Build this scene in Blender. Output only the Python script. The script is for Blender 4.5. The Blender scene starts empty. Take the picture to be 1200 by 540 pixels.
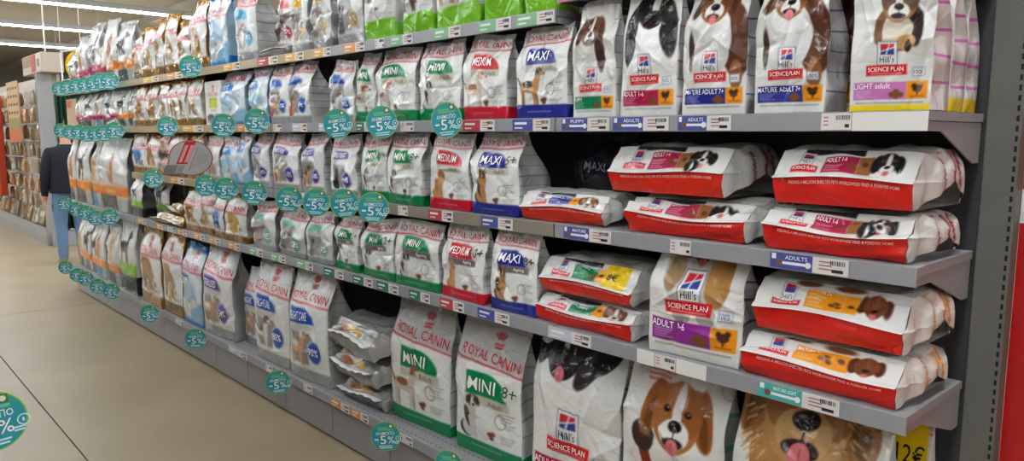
import bpy, bmesh, math, random
import numpy as np
from mathutils import Vector, Matrix, Euler

# ---------------------------------------------------------------- camera, world, light, exposure
scene = bpy.context.scene
COL = scene.collection
CAM_POS = Vector((0.0, -1.803, 1.55))
YAW, PITCH, ROLL, FPX = math.radians(47.27), math.radians(7.282), math.radians(0.12), 880.0
cam_data = bpy.data.cameras.new('camera')
cam = bpy.data.objects.new('camera', cam_data)
COL.objects.link(cam)
cam_data.sensor_fit = 'HORIZONTAL'
cam_data.sensor_width = 36.0
cam_data.lens = 36.0 * FPX / 1200.0
cam_data.clip_start = 0.05
fwd = Vector((-math.sin(YAW) * math.cos(PITCH), math.cos(YAW) * math.cos(PITCH), -math.sin(PITCH)))
r0 = Vector((math.cos(YAW), math.sin(YAW), 0))
u0 = r0.cross(fwd)
rgt = math.cos(ROLL) * r0 + math.sin(ROLL) * u0
upv = rgt.cross(fwd)
cam.matrix_world = Matrix(((rgt.x, upv.x, -fwd.x, CAM_POS.x), (rgt.y, upv.y, -fwd.y, CAM_POS.y),
                           (rgt.z, upv.z, -fwd.z, CAM_POS.z), (0, 0, 0, 1)))
scene.camera = cam
world = bpy.data.worlds.new('world')
scene.world = world
world.use_nodes = True
world.node_tree.nodes['Background'].inputs[0].default_value = (1.0, 0.97, 0.93, 1)
world.node_tree.nodes['Background'].inputs[1].default_value = 0.25
vs = scene.view_settings
vs.view_transform = 'Standard'
vs.look = 'None'
vs.gamma = 1.0
vs.use_curve_mapping = False
vs.exposure = 0.0
LAMP_STRENGTH = 52.0
LAMP_Z = 4.2
LAMP_ROWS = [4.3, -0.2, -4.7, -9.2, -13.7, -18.2, -22.5, -27.3]

# ---------------------------------------------------------------- helpers
rng = np.random.RandomState(7)
ORD = ['first', 'second', 'third', 'fourth', 'fifth', 'sixth', 'seventh', 'eighth', 'ninth', 'tenth', 'eleventh', 'twelfth', 'thirteenth', 'fourteenth']

def lin(c):
    c = np.asarray(c, dtype=float)
    return np.where(c <= 0.04045, c / 12.92, ((c + 0.055) / 1.055) ** 2.4)

def rgb(r, g, b):
    return (r / 255.0, g / 255.0, b / 255.0)

MATS = {}
def mat(name, color, rough=0.5, metal=0.0, noise=0.0, nscale=30.0, bump=0.0, bscale=60.0, spec=0.5, emit=0.0, trans=0.0):
    if name in MATS:
        return MATS[name]
    m = bpy.data.materials.new(name)
    m.use_nodes = True
    nt = m.node_tree
    b = nt.nodes['Principled BSDF']
    c = lin(color)
    b.inputs['Base Color'].default_value = (c[0], c[1], c[2], 1)
    b.inputs['Roughness'].default_value = rough
    b.inputs['Metallic'].default_value = metal
    b.inputs['Specular IOR Level'].default_value = spec
    if trans:
        b.inputs['Transmission Weight'].default_value = trans
    if emit:
        b.inputs['Emission Color'].default_value = (c[0], c[1], c[2], 1)
        b.inputs['Emission Strength'].default_value = emit
    tc = nt.nodes.new('ShaderNodeTexCoord')
    if noise:
        n = nt.nodes.new('ShaderNodeTexNoise')
        n.inputs['Scale'].default_value = nscale
        n.inputs['Detail'].default_value = 6
        nt.links.new(tc.outputs['Object'], n.inputs['Vector'])
        mr = nt.nodes.new('ShaderNodeMapRange')
        mr.inputs['From Min'].default_value = 0.3
        mr.inputs['From Max'].default_value = 0.7
        mr.inputs['To Min'].default_value = 1 - noise
        mr.inputs['To Max'].default_value = 1 + noise
        nt.links.new(n.outputs['Fac'], mr.inputs['Value'])
        mx = nt.nodes.new('ShaderNodeVectorMath')
        mx.operation = 'SCALE'
        mx.inputs[0].default_value = (c[0], c[1], c[2])
        nt.links.new(mr.outputs['Result'], mx.inputs['Scale'])
        nt.links.new(mx.outputs['Vector'], b.inputs['Base Color'])
    if bump:
        n2 = nt.nodes.new('ShaderNodeTexNoise')
        n2.inputs['Scale'].default_value = bscale
        n2.inputs['Detail'].default_value = 3
        nt.links.new(tc.outputs['Object'], n2.inputs['Vector'])
        bp = nt.nodes.new('ShaderNodeBump')
        bp.inputs['Strength'].default_value = bump
        bp.inputs['Distance'].default_value = 0.004
        nt.links.new(n2.outputs['Fac'], bp.inputs['Height'])
        nt.links.new(bp.outputs['Normal'], b.inputs['Normal'])
    MATS[name] = m
    return m

def film_mat(name, rough, bump, bscale, coat=0.0):
    """printed plastic film: colour from the print attribute, its alpha says where the print is metal foil"""
    m = bpy.data.materials.new(name)
    m.use_nodes = True
    nt = m.node_tree
    b = nt.nodes['Principled BSDF']
    at = nt.nodes.new('ShaderNodeAttribute')
    at.attribute_name = 'print'
    nt.links.new(at.outputs['Color'], b.inputs['Base Color'])
    nt.links.new(at.outputs['Alpha'], b.inputs['Metallic'])
    b.inputs['Roughness'].default_value = rough
    b.inputs['Specular IOR Level'].default_value = 0.32
    b.inputs['Coat Weight'].default_value = coat
    b.inputs['Coat Roughness'].default_value = 0.09
    tc = nt.nodes.new('ShaderNodeTexCoord')
    n2 = nt.nodes.new('ShaderNodeTexNoise')
    n2.inputs['Scale'].default_value = bscale
    n2.inputs['Detail'].default_value = 2.0
    n2.inputs['Distortion'].default_value = 0.8
    nt.links.new(tc.outputs['Object'], n2.inputs['Vector'])
    n3 = nt.nodes.new('ShaderNodeTexNoise')
    n3.noise_type = 'RIDGED_MULTIFRACTAL'
    n3.inputs['Scale'].default_value = bscale * .55
    n3.inputs['Detail'].default_value = 2.5
    nt.links.new(tc.outputs['Object'], n3.inputs['Vector'])
    ad = nt.nodes.new('ShaderNodeMath')
    ad.operation = 'MULTIPLY_ADD'
    ad.inputs[1].default_value = 0.45
    nt.links.new(n3.outputs['Fac'], ad.inputs[0])
    nt.links.new(n2.outputs['Fac'], ad.inputs[2])
    bp = nt.nodes.new('ShaderNodeBump')
    bp.inputs['Strength'].default_value = bump
    bp.inputs['Distance'].default_value = 0.010
    nt.links.new(ad.outputs['Value'], bp.inputs['Height'])
    nt.links.new(bp.outputs['Normal'], b.inputs['Normal'])
    if coat:
        nt.links.new(bp.outputs['Normal'], b.inputs['Coat Normal'])
    MATS[name] = m
    return m

FILM = film_mat('printed_film', 0.26, 1.0, 17.0, 0.2)
INK = film_mat('printed_ink', 0.45, 0.0, 16.0)
CARD = film_mat('printed_card', 0.5, 0.0, 16.0)
CLOTH = film_mat('woven_cloth', 0.9, 0.5, 60.0)

def link(name, mesh, parent=None, material=None, smooth=False):
    o = bpy.data.objects.new(name, mesh)
    COL.objects.link(o)
    if parent is not None:
        o.parent = parent
    if material is not None and not mesh.materials:
        mesh.materials.append(material)
    if smooth:
        mesh.polygons.foreach_set('use_smooth', [True] * len(mesh.polygons))
    return o

def empty(name, loc=(0, 0, 0), rz=0.0, parent=None):
    o = bpy.data.objects.new(name, None)
    o.empty_display_size = 0.05
    COL.objects.link(o)
    o.location = loc
    o.rotation_euler = (0, 0, rz)
    if parent is not None:
        o.parent = parent
    return o

def tag(o, label=None, cat=None, group=None, kind=None):
    if label: o['label'] = label
    if cat: o['category'] = cat
    if group: o['group'] = group
    if kind: o['kind'] = kind
    return o

class MB:
    """collects shapes into one mesh"""
    def __init__(s):
        s.v, s.f, s.c, s.n = [], [], [], 0
    def add(s, verts, faces, color=None, met=0.0):
        s.v.extend([tuple(p) for p in verts])
        s.f.extend([tuple(i + s.n for i in f) for f in faces])
        cc = (1, 1, 1) if color is None else tuple(lin(color))
        s.c.extend([cc + (met,)] * len(faces))
        s.n += len(verts)
        return s
    def box(s, x0, x1, y0, y1, z0, z1, color=None, bev=0.0):
        if bev <= 0:
            v = [(x, y, z) for z in (z0, z1) for y in (y0, y1) for x in (x0, x1)]
            return s.add(v, [(0, 2, 3, 1), (4, 5, 7, 6), (0, 1, 5, 4), (2, 6, 7, 3), (0, 4, 6, 2), (1, 3, 7, 5)], color)
        bm = bmesh.new()
        bmesh.ops.create_cube(bm, size=1.0)
        for w in bm.verts:
            w.co = Vector(((x0 + x1) / 2 + w.co.x * (x1 - x0), (y0 + y1) / 2 + w.co.y * (y1 - y0), (z0 + z1) / 2 + w.co.z * (z1 - z0)))
        bmesh.ops.bevel(bm, geom=bm.edges[:] , offset=bev, segments=2, profile=0.5, affect='EDGES')
        bm.verts.index_update()
        s.add([w.co[:] for w in bm.verts], [[w.index for w in f.verts] for f in bm.faces], color)
        bm.free()
        return s
    def tube(s, p0, p1, r0, r1=None, n=10, color=None):
        r1 = r0 if r1 is None else r1
        p0, p1 = Vector(p0), Vector(p1)
        d = (p1 - p0).normalized()
        a = d.orthogonal().normalized(); b = d.cross(a)
        v = []
        for p, r in ((p0, r0), (p1, r1)):
            for i in range(n):
                t = 2 * math.pi * i / n
                v.append(tuple(p + r * (math.cos(t) * a + math.sin(t) * b)))
        f = [(i, (i + 1) % n, n + (i + 1) % n, n + i) for i in range(n)]
        f.append(tuple(range(n - 1, -1, -1))); f.append(tuple(range(n, 2 * n)))
        return s.add(v, f, color)
    def prism(s, pts, y0, y1, color=None):
        """polygon in x,z pushed from y0 to y1"""
        n = len(pts)
        v = [(x, y0, z) for x, z in pts] + [(x, y1, z) for x, z in pts]
        f = [tuple(range(n)), tuple(range(2 * n - 1, n - 1, -1))]
        f += [(i, n + i, n + (i + 1) % n, (i + 1) % n) for i in range(n)]
        return s.add(v, f, color)
    def mesh(s, name):
        m = bpy.data.meshes.new(name)
        m.from_pydata(s.v, [], s.f)
        set_print(m, np.array(s.c))
        return m
    def build(s, name, material, parent=None, smooth=False):
        return link(name, s.mesh(name), parent, material, smooth)

def set_print(m, face_rgba):
    at = m.color_attributes.new('print', 'FLOAT_COLOR', 'CORNER')
    tot = np.empty(len(m.polygons), dtype=np.int32)
    m.polygons.foreach_get('loop_total', tot)
    at.data.foreach_set('color', np.repeat(face_rgba, tot, axis=0).astype(np.float32).ravel())

TEXTS = {}
ASPECT = {}
def text_mesh(s):
    """flat glyph mesh of a string, scaled to fit the unit box centred on 0"""
    if s in TEXTS:
        return TEXTS[s]
    cu = bpy.data.curves.new('glyphs', 'FONT')
    cu.body = s
    cu.resolution_u = 2
    cu.offset = 0.003
    ob = bpy.data.objects.new('glyphs', cu)
    COL.objects.link(ob)
    dg = bpy.context.evaluated_depsgraph_get()
    me = ob.evaluated_get(dg).to_mesh()
    v = np.empty(len(me.vertices) * 3); me.vertices.foreach_get('co', v); v = v.reshape(-1, 3)[:, :2]
    f = [tuple(p.vertices) for p in me.polygons]
    ob.evaluated_get(dg).to_mesh_clear()
    bpy.data.objects.remove(ob); bpy.data.curves.remove(cu)
    bm = bmesh.new()
    bvs = [bm.verts.new((p[0], p[1], 0)) for p in v]
    for q in f:
        try: bm.faces.new([bvs[i] for i in q])
        except ValueError: pass
    for _ in range(5):
        long = [e for e in bm.edges if e.calc_length() > .11]
        if not long: break
        bmesh.ops.subdivide_edges(bm, edges=long, cuts=1)
        bmesh.ops.triangulate(bm, faces=bm.faces[:])
    bm.verts.index_update()
    v = np.array([w.co[:2] for w in bm.verts]); f = [tuple(w.index for w in q.verts) for q in bm.faces]
    bm.free()
    lo, hi = v.min(0), v.max(0)
    v = (v - (lo + hi) / 2) / np.maximum(hi - lo, 1e-6)
    ASPECT[s] = (hi[0] - lo[0]) / max(hi[1] - lo[1], 1e-6)
    TEXTS[s] = (v, f)
    return TEXTS[s]

# ---------------------------------------------------------------- print painter
class Art:
    """paints a flat print on the points of a panel; a = 0..1 across, b = 0..asp upwards (unit = panel width)"""
    def __init__(s, a, b, asp, soft, base=(0.93, 0.93, 0.92)):
        s.a, s.b, s.asp, s.soft = a, b, asp, soft
        s.c = np.empty(a.shape + (3,)); s.c[:] = base
        s.m = np.zeros(a.shape)
        s.t = []          # lettering: (string, a, b, width, height, colour, slope)
    def put(s, sd, c, met=0.0, alpha=1.0):
        k = np.clip(0.5 - sd / s.soft, 0, 1) * alpha
        s.c = s.c * (1 - k[..., None]) + np.asarray(c) * k[..., None]
        s.m = s.m * (1 - k) + met * k
        return s
    def rect(s, a0, b0, a1, b1, c, met=0.0, r=0.0, slope=0.0, alpha=1.0):
        cx, cy = (a0 + a1) / 2, (b0 + b1) / 2
        dx = np.abs(s.a - cx) - (a1 - a0) / 2 + r
        dy = np.abs(s.b - cy - slope * (s.a - cx)) - (b1 - b0) / 2 + r
        sd = np.minimum(np.maximum(dx, dy), 0) + np.hypot(np.maximum(dx, 0), np.maximum(dy, 0)) - r
        return s.put(sd, c, met, alpha)
    def ell(s, cx, cy, rx, ry, c, rot=0.0, met=0.0, alpha=1.0):
        x, y = s.a - cx, s.b - cy
        co, si = math.cos(rot), math.sin(rot)
        X, Y = x * co + y * si, -x * si + y * co
        return s.put((np.sqrt((X / rx) ** 2 + (Y / ry) ** 2) - 1) * min(rx, ry), c, met, alpha)
    def cap(s, x0, y0, x1, y1, ra, rb, c):
        dx, dy = x1 - x0, y1 - y0
        t = np.clip(((s.a - x0) * dx + (s.b - y0) * dy) / (dx * dx + dy * dy + 1e-9), 0, 1)
        return s.put(np.hypot(s.a - x0 - t * dx, s.b - y0 - t * dy) - (ra + (rb - ra) * t), c)
    def poly(s, pts, c, met=0.0):
        p = np.array(pts, float); n = len(p)
        ins = np.zeros(s.a.shape, bool); dist = np.full(s.a.shape, 1e9)
        for i in range(n):
            x0, y0 = p[i]; x1, y1 = p[(i + 1) % n]
            if y0 != y1:
                ins ^= ((y0 > s.b) != (y1 > s.b)) & (s.a < (x1 - x0) * (s.b - y0) / (y1 - y0) + x0)
            dx, dy = x1 - x0, y1 - y0
            t = np.clip(((s.a - x0) * dx + (s.b - y0) * dy) / (dx * dx + dy * dy + 1e-12), 0, 1)
            dist = np.minimum(dist, np.hypot(s.a - x0 - t * dx, s.b - y0 - t * dy))
        return s.put(np.where(ins, -dist, dist), c, met)
    def text(s, st, a, b, w, h, c, slope=0.0):
        s.t.append((st, a, b, w, h, c, slope)); return s
    def lines(s, a0, a1, b1, n, step, c, th=0.006):
        for i in range(n):
            s.rect(a0, b1 - i * step - th, a0 + (a1 - a0) * (1 - 0.25 * ((i * 37) % 3) / 2), b1 - i * step + th, c, alpha=0.55)
        return s

def dog_stand(A, x, y, s, c, c2=None, flip=1):
    c2 = c if c2 is None else c2
    dk = tuple(k * 0.8 for k in c)
    for lx in (-0.30, 0.22):
        A.cap(x + flip * (lx + .07) * s, y + .38 * s, x + flip * (lx + .1) * s, y + .03 * s, .06 * s, .035 * s, dk)
    for lx in (-0.30, 0.22):
        A.cap(x + flip * lx * s, y + .40 * s, x + flip * lx * s, y + .03 * s, .07 * s, .04 * s, c)
    A.cap(x - flip * .28 * s, y + .52 * s, x + flip * .22 * s, y + .5 * s, .13 * s, .16 * s, c)
    A.ell(x - flip * .05 * s, y + .58 * s, .22 * s, .09 * s, c2)
    A.cap(x - flip * .36 * s, y + .58 * s, x - flip * .52 * s, y + .78 * s, .035 * s, .02 * s, c2)
    A.cap(x + flip * .25 * s, y + .58 * s, x + flip * .36 * s, y + .84 * s, .12 * s, .09 * s, c)
    A.ell(x + flip * .40 * s, y + .90 * s, .13 * s, .11 * s, c2)
    A.cap(x + flip * .44 * s, y + .87 * s, x + flip * .58 * s, y + .84 * s, .06 * s, .045 * s, c)
    A.ell(x + flip * .61 * s, y + .86 * s, .025 * s, .025 * s, (.08, .07, .07))
    A.ell(x + flip * .44 * s, y + .93 * s, .018 * s, .018 * s, (.08, .06, .05))
    A.cap(x + flip * .30 * s, y + .96 * s, x + flip * .27 * s, y + .82 * s, .035 * s, .045 * s, c2)

def dog_sit(A, x, y, s, c, c2=None, flip=1, ears='up'):
    c2 = c if c2 is None else c2
    A.ell(x - flip * .14 * s, y + .17 * s, .22 * s, .17 * s, c2)
    A.cap(x - flip * .08 * s, y + .22 * s, x + flip * .06 * s, y + .66 * s, .2 * s, .13 * s, c)
    A.ell(x - flip * .10 * s, y + .42 * s, .10 * s, .22 * s, c2, 0.3 * flip)
    A.cap(x + flip * .08 * s, y + .45 * s, x + flip * .10 * s, y + .04 * s, .07 * s, .04 * s, c)
    A.cap(x - flip * .02 * s, y + .42 * s, x - flip * .0 * s, y + .04 * s, .06 * s, .04 * s, c)
    A.ell(x + flip * .09 * s, y + .80 * s, .13 * s, .13 * s, c2)
    A.ell(x + flip * .10 * s, y + .76 * s, .045 * s, .15 * s, c)
    A.ell(x + flip * .12 * s, y + .70 * s, .08 * s, .07 * s, c)
    A.ell(x + flip * .13 * s, y + .72 * s, .03 * s, .025 * s, (.07, .06, .06))
    for e in (-1, 1):
        A.ell(x + flip * (.09 + e * .055) * s, y + .82 * s, .016 * s, .016 * s, (.06, .05, .05))
        if ears == 'up':
            ex = x + flip * (.09 + e * .10) * s
            A.poly([(ex - .05 * s, y + .86 * s), (ex + .05 * s, y + .86 * s), (ex + e * flip * .02 * s, y + 1.02 * s)], c2)
        else:
            A.ell(x + flip * (.09 + e * .13) * s, y + .80 * s, .045 * s, .09 * s, c2, e * .3)

def dog_face(A, x, y, s, fur, side, blaze, ears='flop', tongue=True, muzzle=None):
    """portrait of a dog's head seen from the front; s = head height"""
    muzzle = blaze if muzzle is None else muzzle
    dk = tuple(k * .45 for k in side)
    for e in (-1, 1):
        if ears == 'flop':
            A.ell(x + e * .40 * s, y + .04 * s, .15 * s, .38 * s, side, e * .22)
            A.ell(x + e * .42 * s, y - .06 * s, .07 * s, .25 * s, dk, e * .22, alpha=.5)
        else:
            A.poly([(x + e * .1 * s, y + .3 * s), (x + e * .42 * s, y + .18 * s), (x + e * .40 * s, y + .68 * s)], side)
            A.poly([(x + e * .18 * s, y + .3 * s), (x + e * .37 * s, y + .22 * s), (x + e * .36 * s, y + .55 * s)], (.75, .55, .5))
    A.ell(x, y, .36 * s, .45 * s, fur)
    A.ell(x - .2 * s, y + .1 * s, .19 * s, .30 * s, side, alpha=.85)
    A.ell(x + .2 * s, y + .1 * s, .19 * s, .30 * s, side, alpha=.85)
    A.ell(x, y + .1 * s, .075 * s, .36 * s, blaze)
    A.ell(x, y - .20 * s, .22 * s, .19 * s, muzzle)
    for e in (-1, 1):
        A.ell(x + e * .17 * s, y + .09 * s, .055 * s, .045 * s, (.25, .13, .06))
        A.ell(x + e * .17 * s, y + .09 * s, .035 * s, .038 * s, (.03, .03, .03))
        A.ell(x + e * .17 * s + .012 * s, y + .105 * s, .011 * s, .011 * s, (.95, .95, .95))
    A.ell(x, y - .10 * s, .10 * s, .075 * s, (.06, .05, .05))
    A.ell(x - .03 * s, y - .075 * s, .03 * s, .014 * s, (.45, .43, .43))
    A.cap(x, y - .16 * s, x, y - .24 * s, .008 * s, .008 * s, (.2, .15, .14))
    A.ell(x, y - .31 * s, .15 * s, .07 * s, (.15, .06, .06))
    if tongue:
        A.ell(x, y - .37 * s, .09 * s, .11 * s, (.85, .45, .47))
        A.cap(x, y - .31 * s, x, y - .43 * s, .006 * s, .004 * s, (.65, .3, .33))

WHITE = (.93, .93, .92)
RED = rgb(206, 32, 44)
DRED = rgb(200, 24, 46)
GREEN = rgb(10, 132, 74)
NAVY = rgb(38, 46, 140)
LIME = rgb(122, 190, 36)
SILVER = rgb(176, 176, 176)
GOLD = rgb(158, 112, 48)
PURPLE = rgb(92, 58, 152)
BLUE = rgb(38, 84, 176)
SKY = rgb(20, 120, 200)
TEALG = rgb(104, 184, 150)
GREY = rgb(150, 146, 142)
BEIGE = rgb(206, 198, 180)
CRIM = rgb(176, 34, 74)
PINK = rgb(206, 120, 186)
PURP = rgb(146, 46, 146)
ORANGE = rgb(240, 150, 24)
TAN, BROWN, BLACK, OFFW = rgb(190, 136, 84), rgb(112, 66, 38), rgb(34, 32, 34), rgb(232, 228, 222)

def crown(A, x, y, s, c=RED):
    for i in range(5):
        t = (i - 2) * .34
        A.cap(x + math.sin(t) * .25 * s, y + .10 * s + math.cos(t) * .16 * s, x + math.sin(t) * .55 * s, y + .1 * s + math.cos(t) * .48 * s, .028 * s, .055 * s, c)
    A.rect(x - .34 * s, y - .06 * s, x + .34 * s, y + .04 * s, c, r=.03 * s)
    A.rect(x - .28 * s, y - .22 * s, x + .28 * s, y - .13 * s, c, r=.03 * s)

def title(A, v, a0, a1, hh, slope=0.0, band=True, st='ROYAL CANIN'):
    b = v * A.asp
    A.text(st, (a0 + a1) / 2, b, a1 - a0, hh, RED, slope)
    if band:
        A.rect(-.1, b - hh * .95, 1.1, b - hh * .80, RED, slope=slope)

def arc_badge(A, a0, v0, a1, v1, c, st=None, tcol=(1, 1, 1)):
    """panel with one big rounded corner"""
    b0, b1 = v0 * A.asp, v1 * A.asp
    pts = [(a0, b0), (a0, b1)]
    for i in range(9):
        t = i / 8 * math.pi / 2
        pts.append((a0 + (a1 - a0) * (.45 + .55 * math.sin(t)), b0 + (b1 - b0) * math.cos(t)))
    A.poly(pts, c)
    if st:
        A.text(st, a0 + (a1 - a0) * .42, b0 + (b1 - b0) * .50, (a1 - a0) * .70, (b1 - b0) * .52, tcol)

def art_size(A, o):
    """white bag with coloured size badge, picture of a dog and coloured foot"""
    c, name, age = o['c'], o.get('name', 'MINI'), o.get('age')
    asp = A.asp
    big = o.get('big', False)
    if big:
        A.rect(-.1, .72 * asp, 1.1, 1.1 * asp, rgb(196, 196, 194), slope=-.03)
        crown(A, .60, .885 * asp, .20)
        title(A, .79, .10, .96, .10, -.08)
        y0 = 0.0
    else:
        title(A, .925, .08, .94, .088, 0.0)
        y0 = .14
    bs, be = (.49 + y0 * .9, .67 + y0)[0], (.67 + y0)
    arc_badge(A, .22, bs, .84, be, c, name)
    lab = rgb(120, 106, 104) if o.get('ageing') else BEIGE
    A.rect(.22, bs * asp - .10, .86, bs * asp, lab)
    A.text('Ageing' if o.get('ageing') else 'Adult', .68, bs * asp - .048, .26, .062, (1, 1, 1) if o.get('ageing') else rgb(110, 112, 86))
    if age:
        A.ell(.87, (bs + .09) * asp, .105, .105, OFFW)
        A.text(age, .87, (bs + .09) * asp, .20, .115, rgb(24, 96, 62) if c == GREEN else (.25, .25, .28))
    dk = o.get('dog', 0)
    s = .385 * asp if big else .43 * asp
    if dk == 0: dog_stand(A, .27, .13 * asp, s, rgb(206, 196, 186), rgb(150, 90, 54))
    elif dk == 1: dog_sit(A, .28, .13 * asp, s * 1.02, rgb(214, 210, 206), rgb(60, 50, 46), ears='flop')
    elif dk == 2: dog_stand(A, .30, .13 * asp, s * 1.05, TAN, rgb(52, 44, 40))
    elif dk == 3: dog_stand(A, .28, .13 * asp, s * 1.08, rgb(222, 206, 190), rgb(176, 120, 84))
    elif dk == 4: dog_sit(A, .28, .13 * asp, s * 1.05, rgb(202, 150, 96), rgb(176, 116, 64), ears='flop')
    elif dk == 5: dog_sit(A, .30, .13 * asp, s * 1.15, TAN, rgb(58, 46, 40))
    for kx, ky in ((.56, .205), (.61, .215), (.585, .18)):
        A.ell(kx, ky * asp, .035, .026, rgb(122, 66, 42))
    A.lines(.72, .92, .40 * asp, 4, .035, (.45, .45, .45))
    A.lines(.72, .92, .22 * asp, 3, .03, (.5, .5, .5))
    A.put(np.abs(np.hypot(A.a - .72, A.b - .33 * asp) - .075) - .006, (.55, .56, .55))
    ft = o.get('foot', c)
    A.rect(-.1, -.1, 1.1, (.12 if big else .155) * asp, ft, slope=o.get('fs', 0))
    A.lines(.25, .72, .075 * asp, 1, .03, (.85, .9, .86))

def art_care(A, o):
    """white bag with arched badge, grey picture panel, round per cent badge and silver foot"""
    c = o['c']; asp = A.asp
    big = o.get('big', False)
    if big:
        crown(A, .55, .90 * asp, .20)
        title(A, .80, .08, .96, .10, -.05)
        y0 = 0.0
    else:
        title(A, .925, .06, .9, .08)
        y0 = .10
    arc_badge(A, .12, .55 + y0, .70, .70 + y0, c, o.get('name'))
    A.rect(.12, (.47 + y0) * asp, .74, (.55 + y0) * asp, OFFW)
    A.lines(.16, .66, (.53 + y0) * asp, 3, .035, (.45, .45, .5))
    A.poly([(.14, .17 * asp), (.14, (.47 + y0) * asp), (.62, (.47 + y0) * asp), (.74, .38 * asp), (.66, .17 * asp)], rgb(150, 146, 144))
    A.ell(.85, .20 * asp, .28, .28, WHITE)
    dk = o.get('dog', 0)
    cs = [(TAN, BROWN), (OFFW, rgb(120, 84, 60)), (BLACK, BLACK), (rgb(210, 160, 110), OFFW), (rgb(96, 70, 56), rgb(70, 50, 44))][dk % 5]
    if dk % 2: dog_stand(A, .26, .14 * asp, .36 * asp, cs[0], cs[1])
    else: dog_sit(A, .25, .14 * asp, .38 * asp, cs[0], cs[1], ears='flop')
    if o.get('tag'):
        A.rect(.06, .12 * asp, .18, .30 * asp, rgb(210, 40, 40))
    A.ell(.72, .30 * asp, .165, .165, WHITE)
    A.ell(.72, .30 * asp, .145, .145, o.get('cc', c))
    if o.get('pct'):
        A.text(o['pct'], .72, .31 * asp, .22, .10, (1, 1, 1))
    A.rect(-.1, -.1, 1.1, .12 * asp, rgb(168, 168, 168), met=.35)
    if o.get('grey'):
        A.rect(-.1, .12 * asp, 1.1, .44 * asp, rgb(186, 184, 182), met=.2, alpha=.45)

def art_breed(A, o):
    """gold foil bag with a white shield and a gold picture panel"""
    asp = A.asp
    A.c[:] = GOLD; A.m[:] = .55
    A.ell(.5, .70 * asp, .56, .27 * asp, WHITE)
    A.rect(-.06, .15 * asp, 1.06, .72 * asp, WHITE)
    if o.get('big'):
        crown(A, .52, .83 * asp, .20)
    title(A, .745, .10, .92, .105, 0.0)
    k = o.get('dog', 0)
    pan = o.get('pan', rgb(156, 108, 40))
    arc_badge(A, .22, .22, .76, .64, pan)
    fur = [rgb(150, 96, 50), rgb(206, 160, 90), rgb(96, 66, 44), OFFW][k % 4]
    if k % 2: dog_sit(A, .45, .17 * asp, .26 * asp, fur, OFFW, ears='flop')
    else: dog_sit(A, .42, .17 * asp, .25 * asp, OFFW, fur, ears='up')
    A.ell(.74, .30 * asp, .10, .10, WHITE)
    A.ell(.74, .30 * asp, .045, .045, rgb(120, 90, 60))
    A.lines(.66, .9, .22 * asp, 2, .035, (.55, .5, .45))
    A.rect(-.1, -.1, 1.1, .14 * asp, rgb(152, 106, 42), met=.55)

def art_pup(A, o):
    asp = A.asp
    A.c[:] = rgb(226, 232, 238)
    if o.get('big'):
        crown(A, .55, .87 * asp, .20)
        A.rect(-.1, .95 * asp, 1.1, 1.1 * asp, SKY)
        title(A, .76, .1, .9, .12)
        t = .64
    else:
        title(A, .92, .06, .9, .10, band=False)
        t = .83
    arc_badge(A, .04, t - .17, .62, t, SKY, 'PUPPY')
    A.ell(.40, .40 * asp, .42, .20 * asp, rgb(176, 208, 228))
    A.poly([(-.1, -.1), (-.1, .24 * asp), (.35, .16 * asp), (1.1, .34 * asp), (1.1, -.1)], rgb(132, 182, 214))
    A.ell(.66, .30 * asp, .09, .08, OFFW)
    A.ell(.30, .15 * asp, .13, .09, rgb(214, 230, 240))
    dog_sit(A, .42, .10 * asp, .26 * asp, OFFW, rgb(212, 186, 150), ears='flop')
    A.rect(-.1, -.1, 1.1, .05 * asp, SKY)

def art_band(A, o):
    """white bag, tall animal picture, coloured band, dark box, silver foot"""
    asp = A.asp
    A.c[:] = rgb(222, 220, 216)
    A.rect(-.1, .88 * asp, 1.1, 1.1 * asp, rgb(176, 176, 174))
    k = o.get('dog', 0)
    cs = [(BLACK, BLACK), (rgb(186, 132, 90), OFFW), (rgb(60, 56, 56), rgb(96, 92, 92)), (rgb(206, 170, 130), TAN)][k % 4]
    if k % 2: dog_sit(A, .48, .38 * asp, .50 * asp, cs[0], cs[1])
    else: dog_stand(A, .45, .38 * asp, .46 * asp, cs[0], cs[1])
    A.lines(.55, .9, .38 * asp, 1, .05, rgb(200, 110, 60), th=.012)
    A.rect(-.1, .20 * asp, 1.1, .345 * asp, o['c'])
    A.lines(.30, .62, .275 * asp, 1, .05, (.97, .94, .9), th=.016)
    A.rect(-.1, -.1, 1.1, .20 * asp, rgb(186, 186, 188), met=.45)
    A.rect(.04, .02 * asp, .66, .205 * asp, o.get('box', rgb(24, 22, 24)))
    A.lines(.16, .52, .165 * asp, 3, .06, (.8, .8, .8), th=.012)

def art_lime(A, o):
    asp = A.asp
    A.c[:] = rgb(212, 210, 208)
    title(A, .93, .08, .94, .12)
    arc_badge(A, .2, .62, .84, .82, LIME, 'MINI')
    A.ell(.62, .45 * asp, .24, .20, rgb(232, 232, 230))
    k = o.get('dog', 0)
    dog_stand(A, .28, .26 * asp, .40 * asp, [OFFW, rgb(90, 70, 60), TAN][k % 3], [rgb(120, 80, 60), BLACK, OFFW][k % 3])
    for kx, ky in ((.50, .36), (.55, .37)):
        A.ell(kx, ky * asp, .03, .026, rgb(122, 60, 42))
    A.lines(.70, .92, .50 * asp, 4, .04, (.5, .55, .45))
    A.lines(.70, .9, .31 * asp, 1, .04, (.4, .4, .4))
    A.rect(-.1, -.1, 1.1, .235 * asp, LIME, slope=.04)

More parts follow.
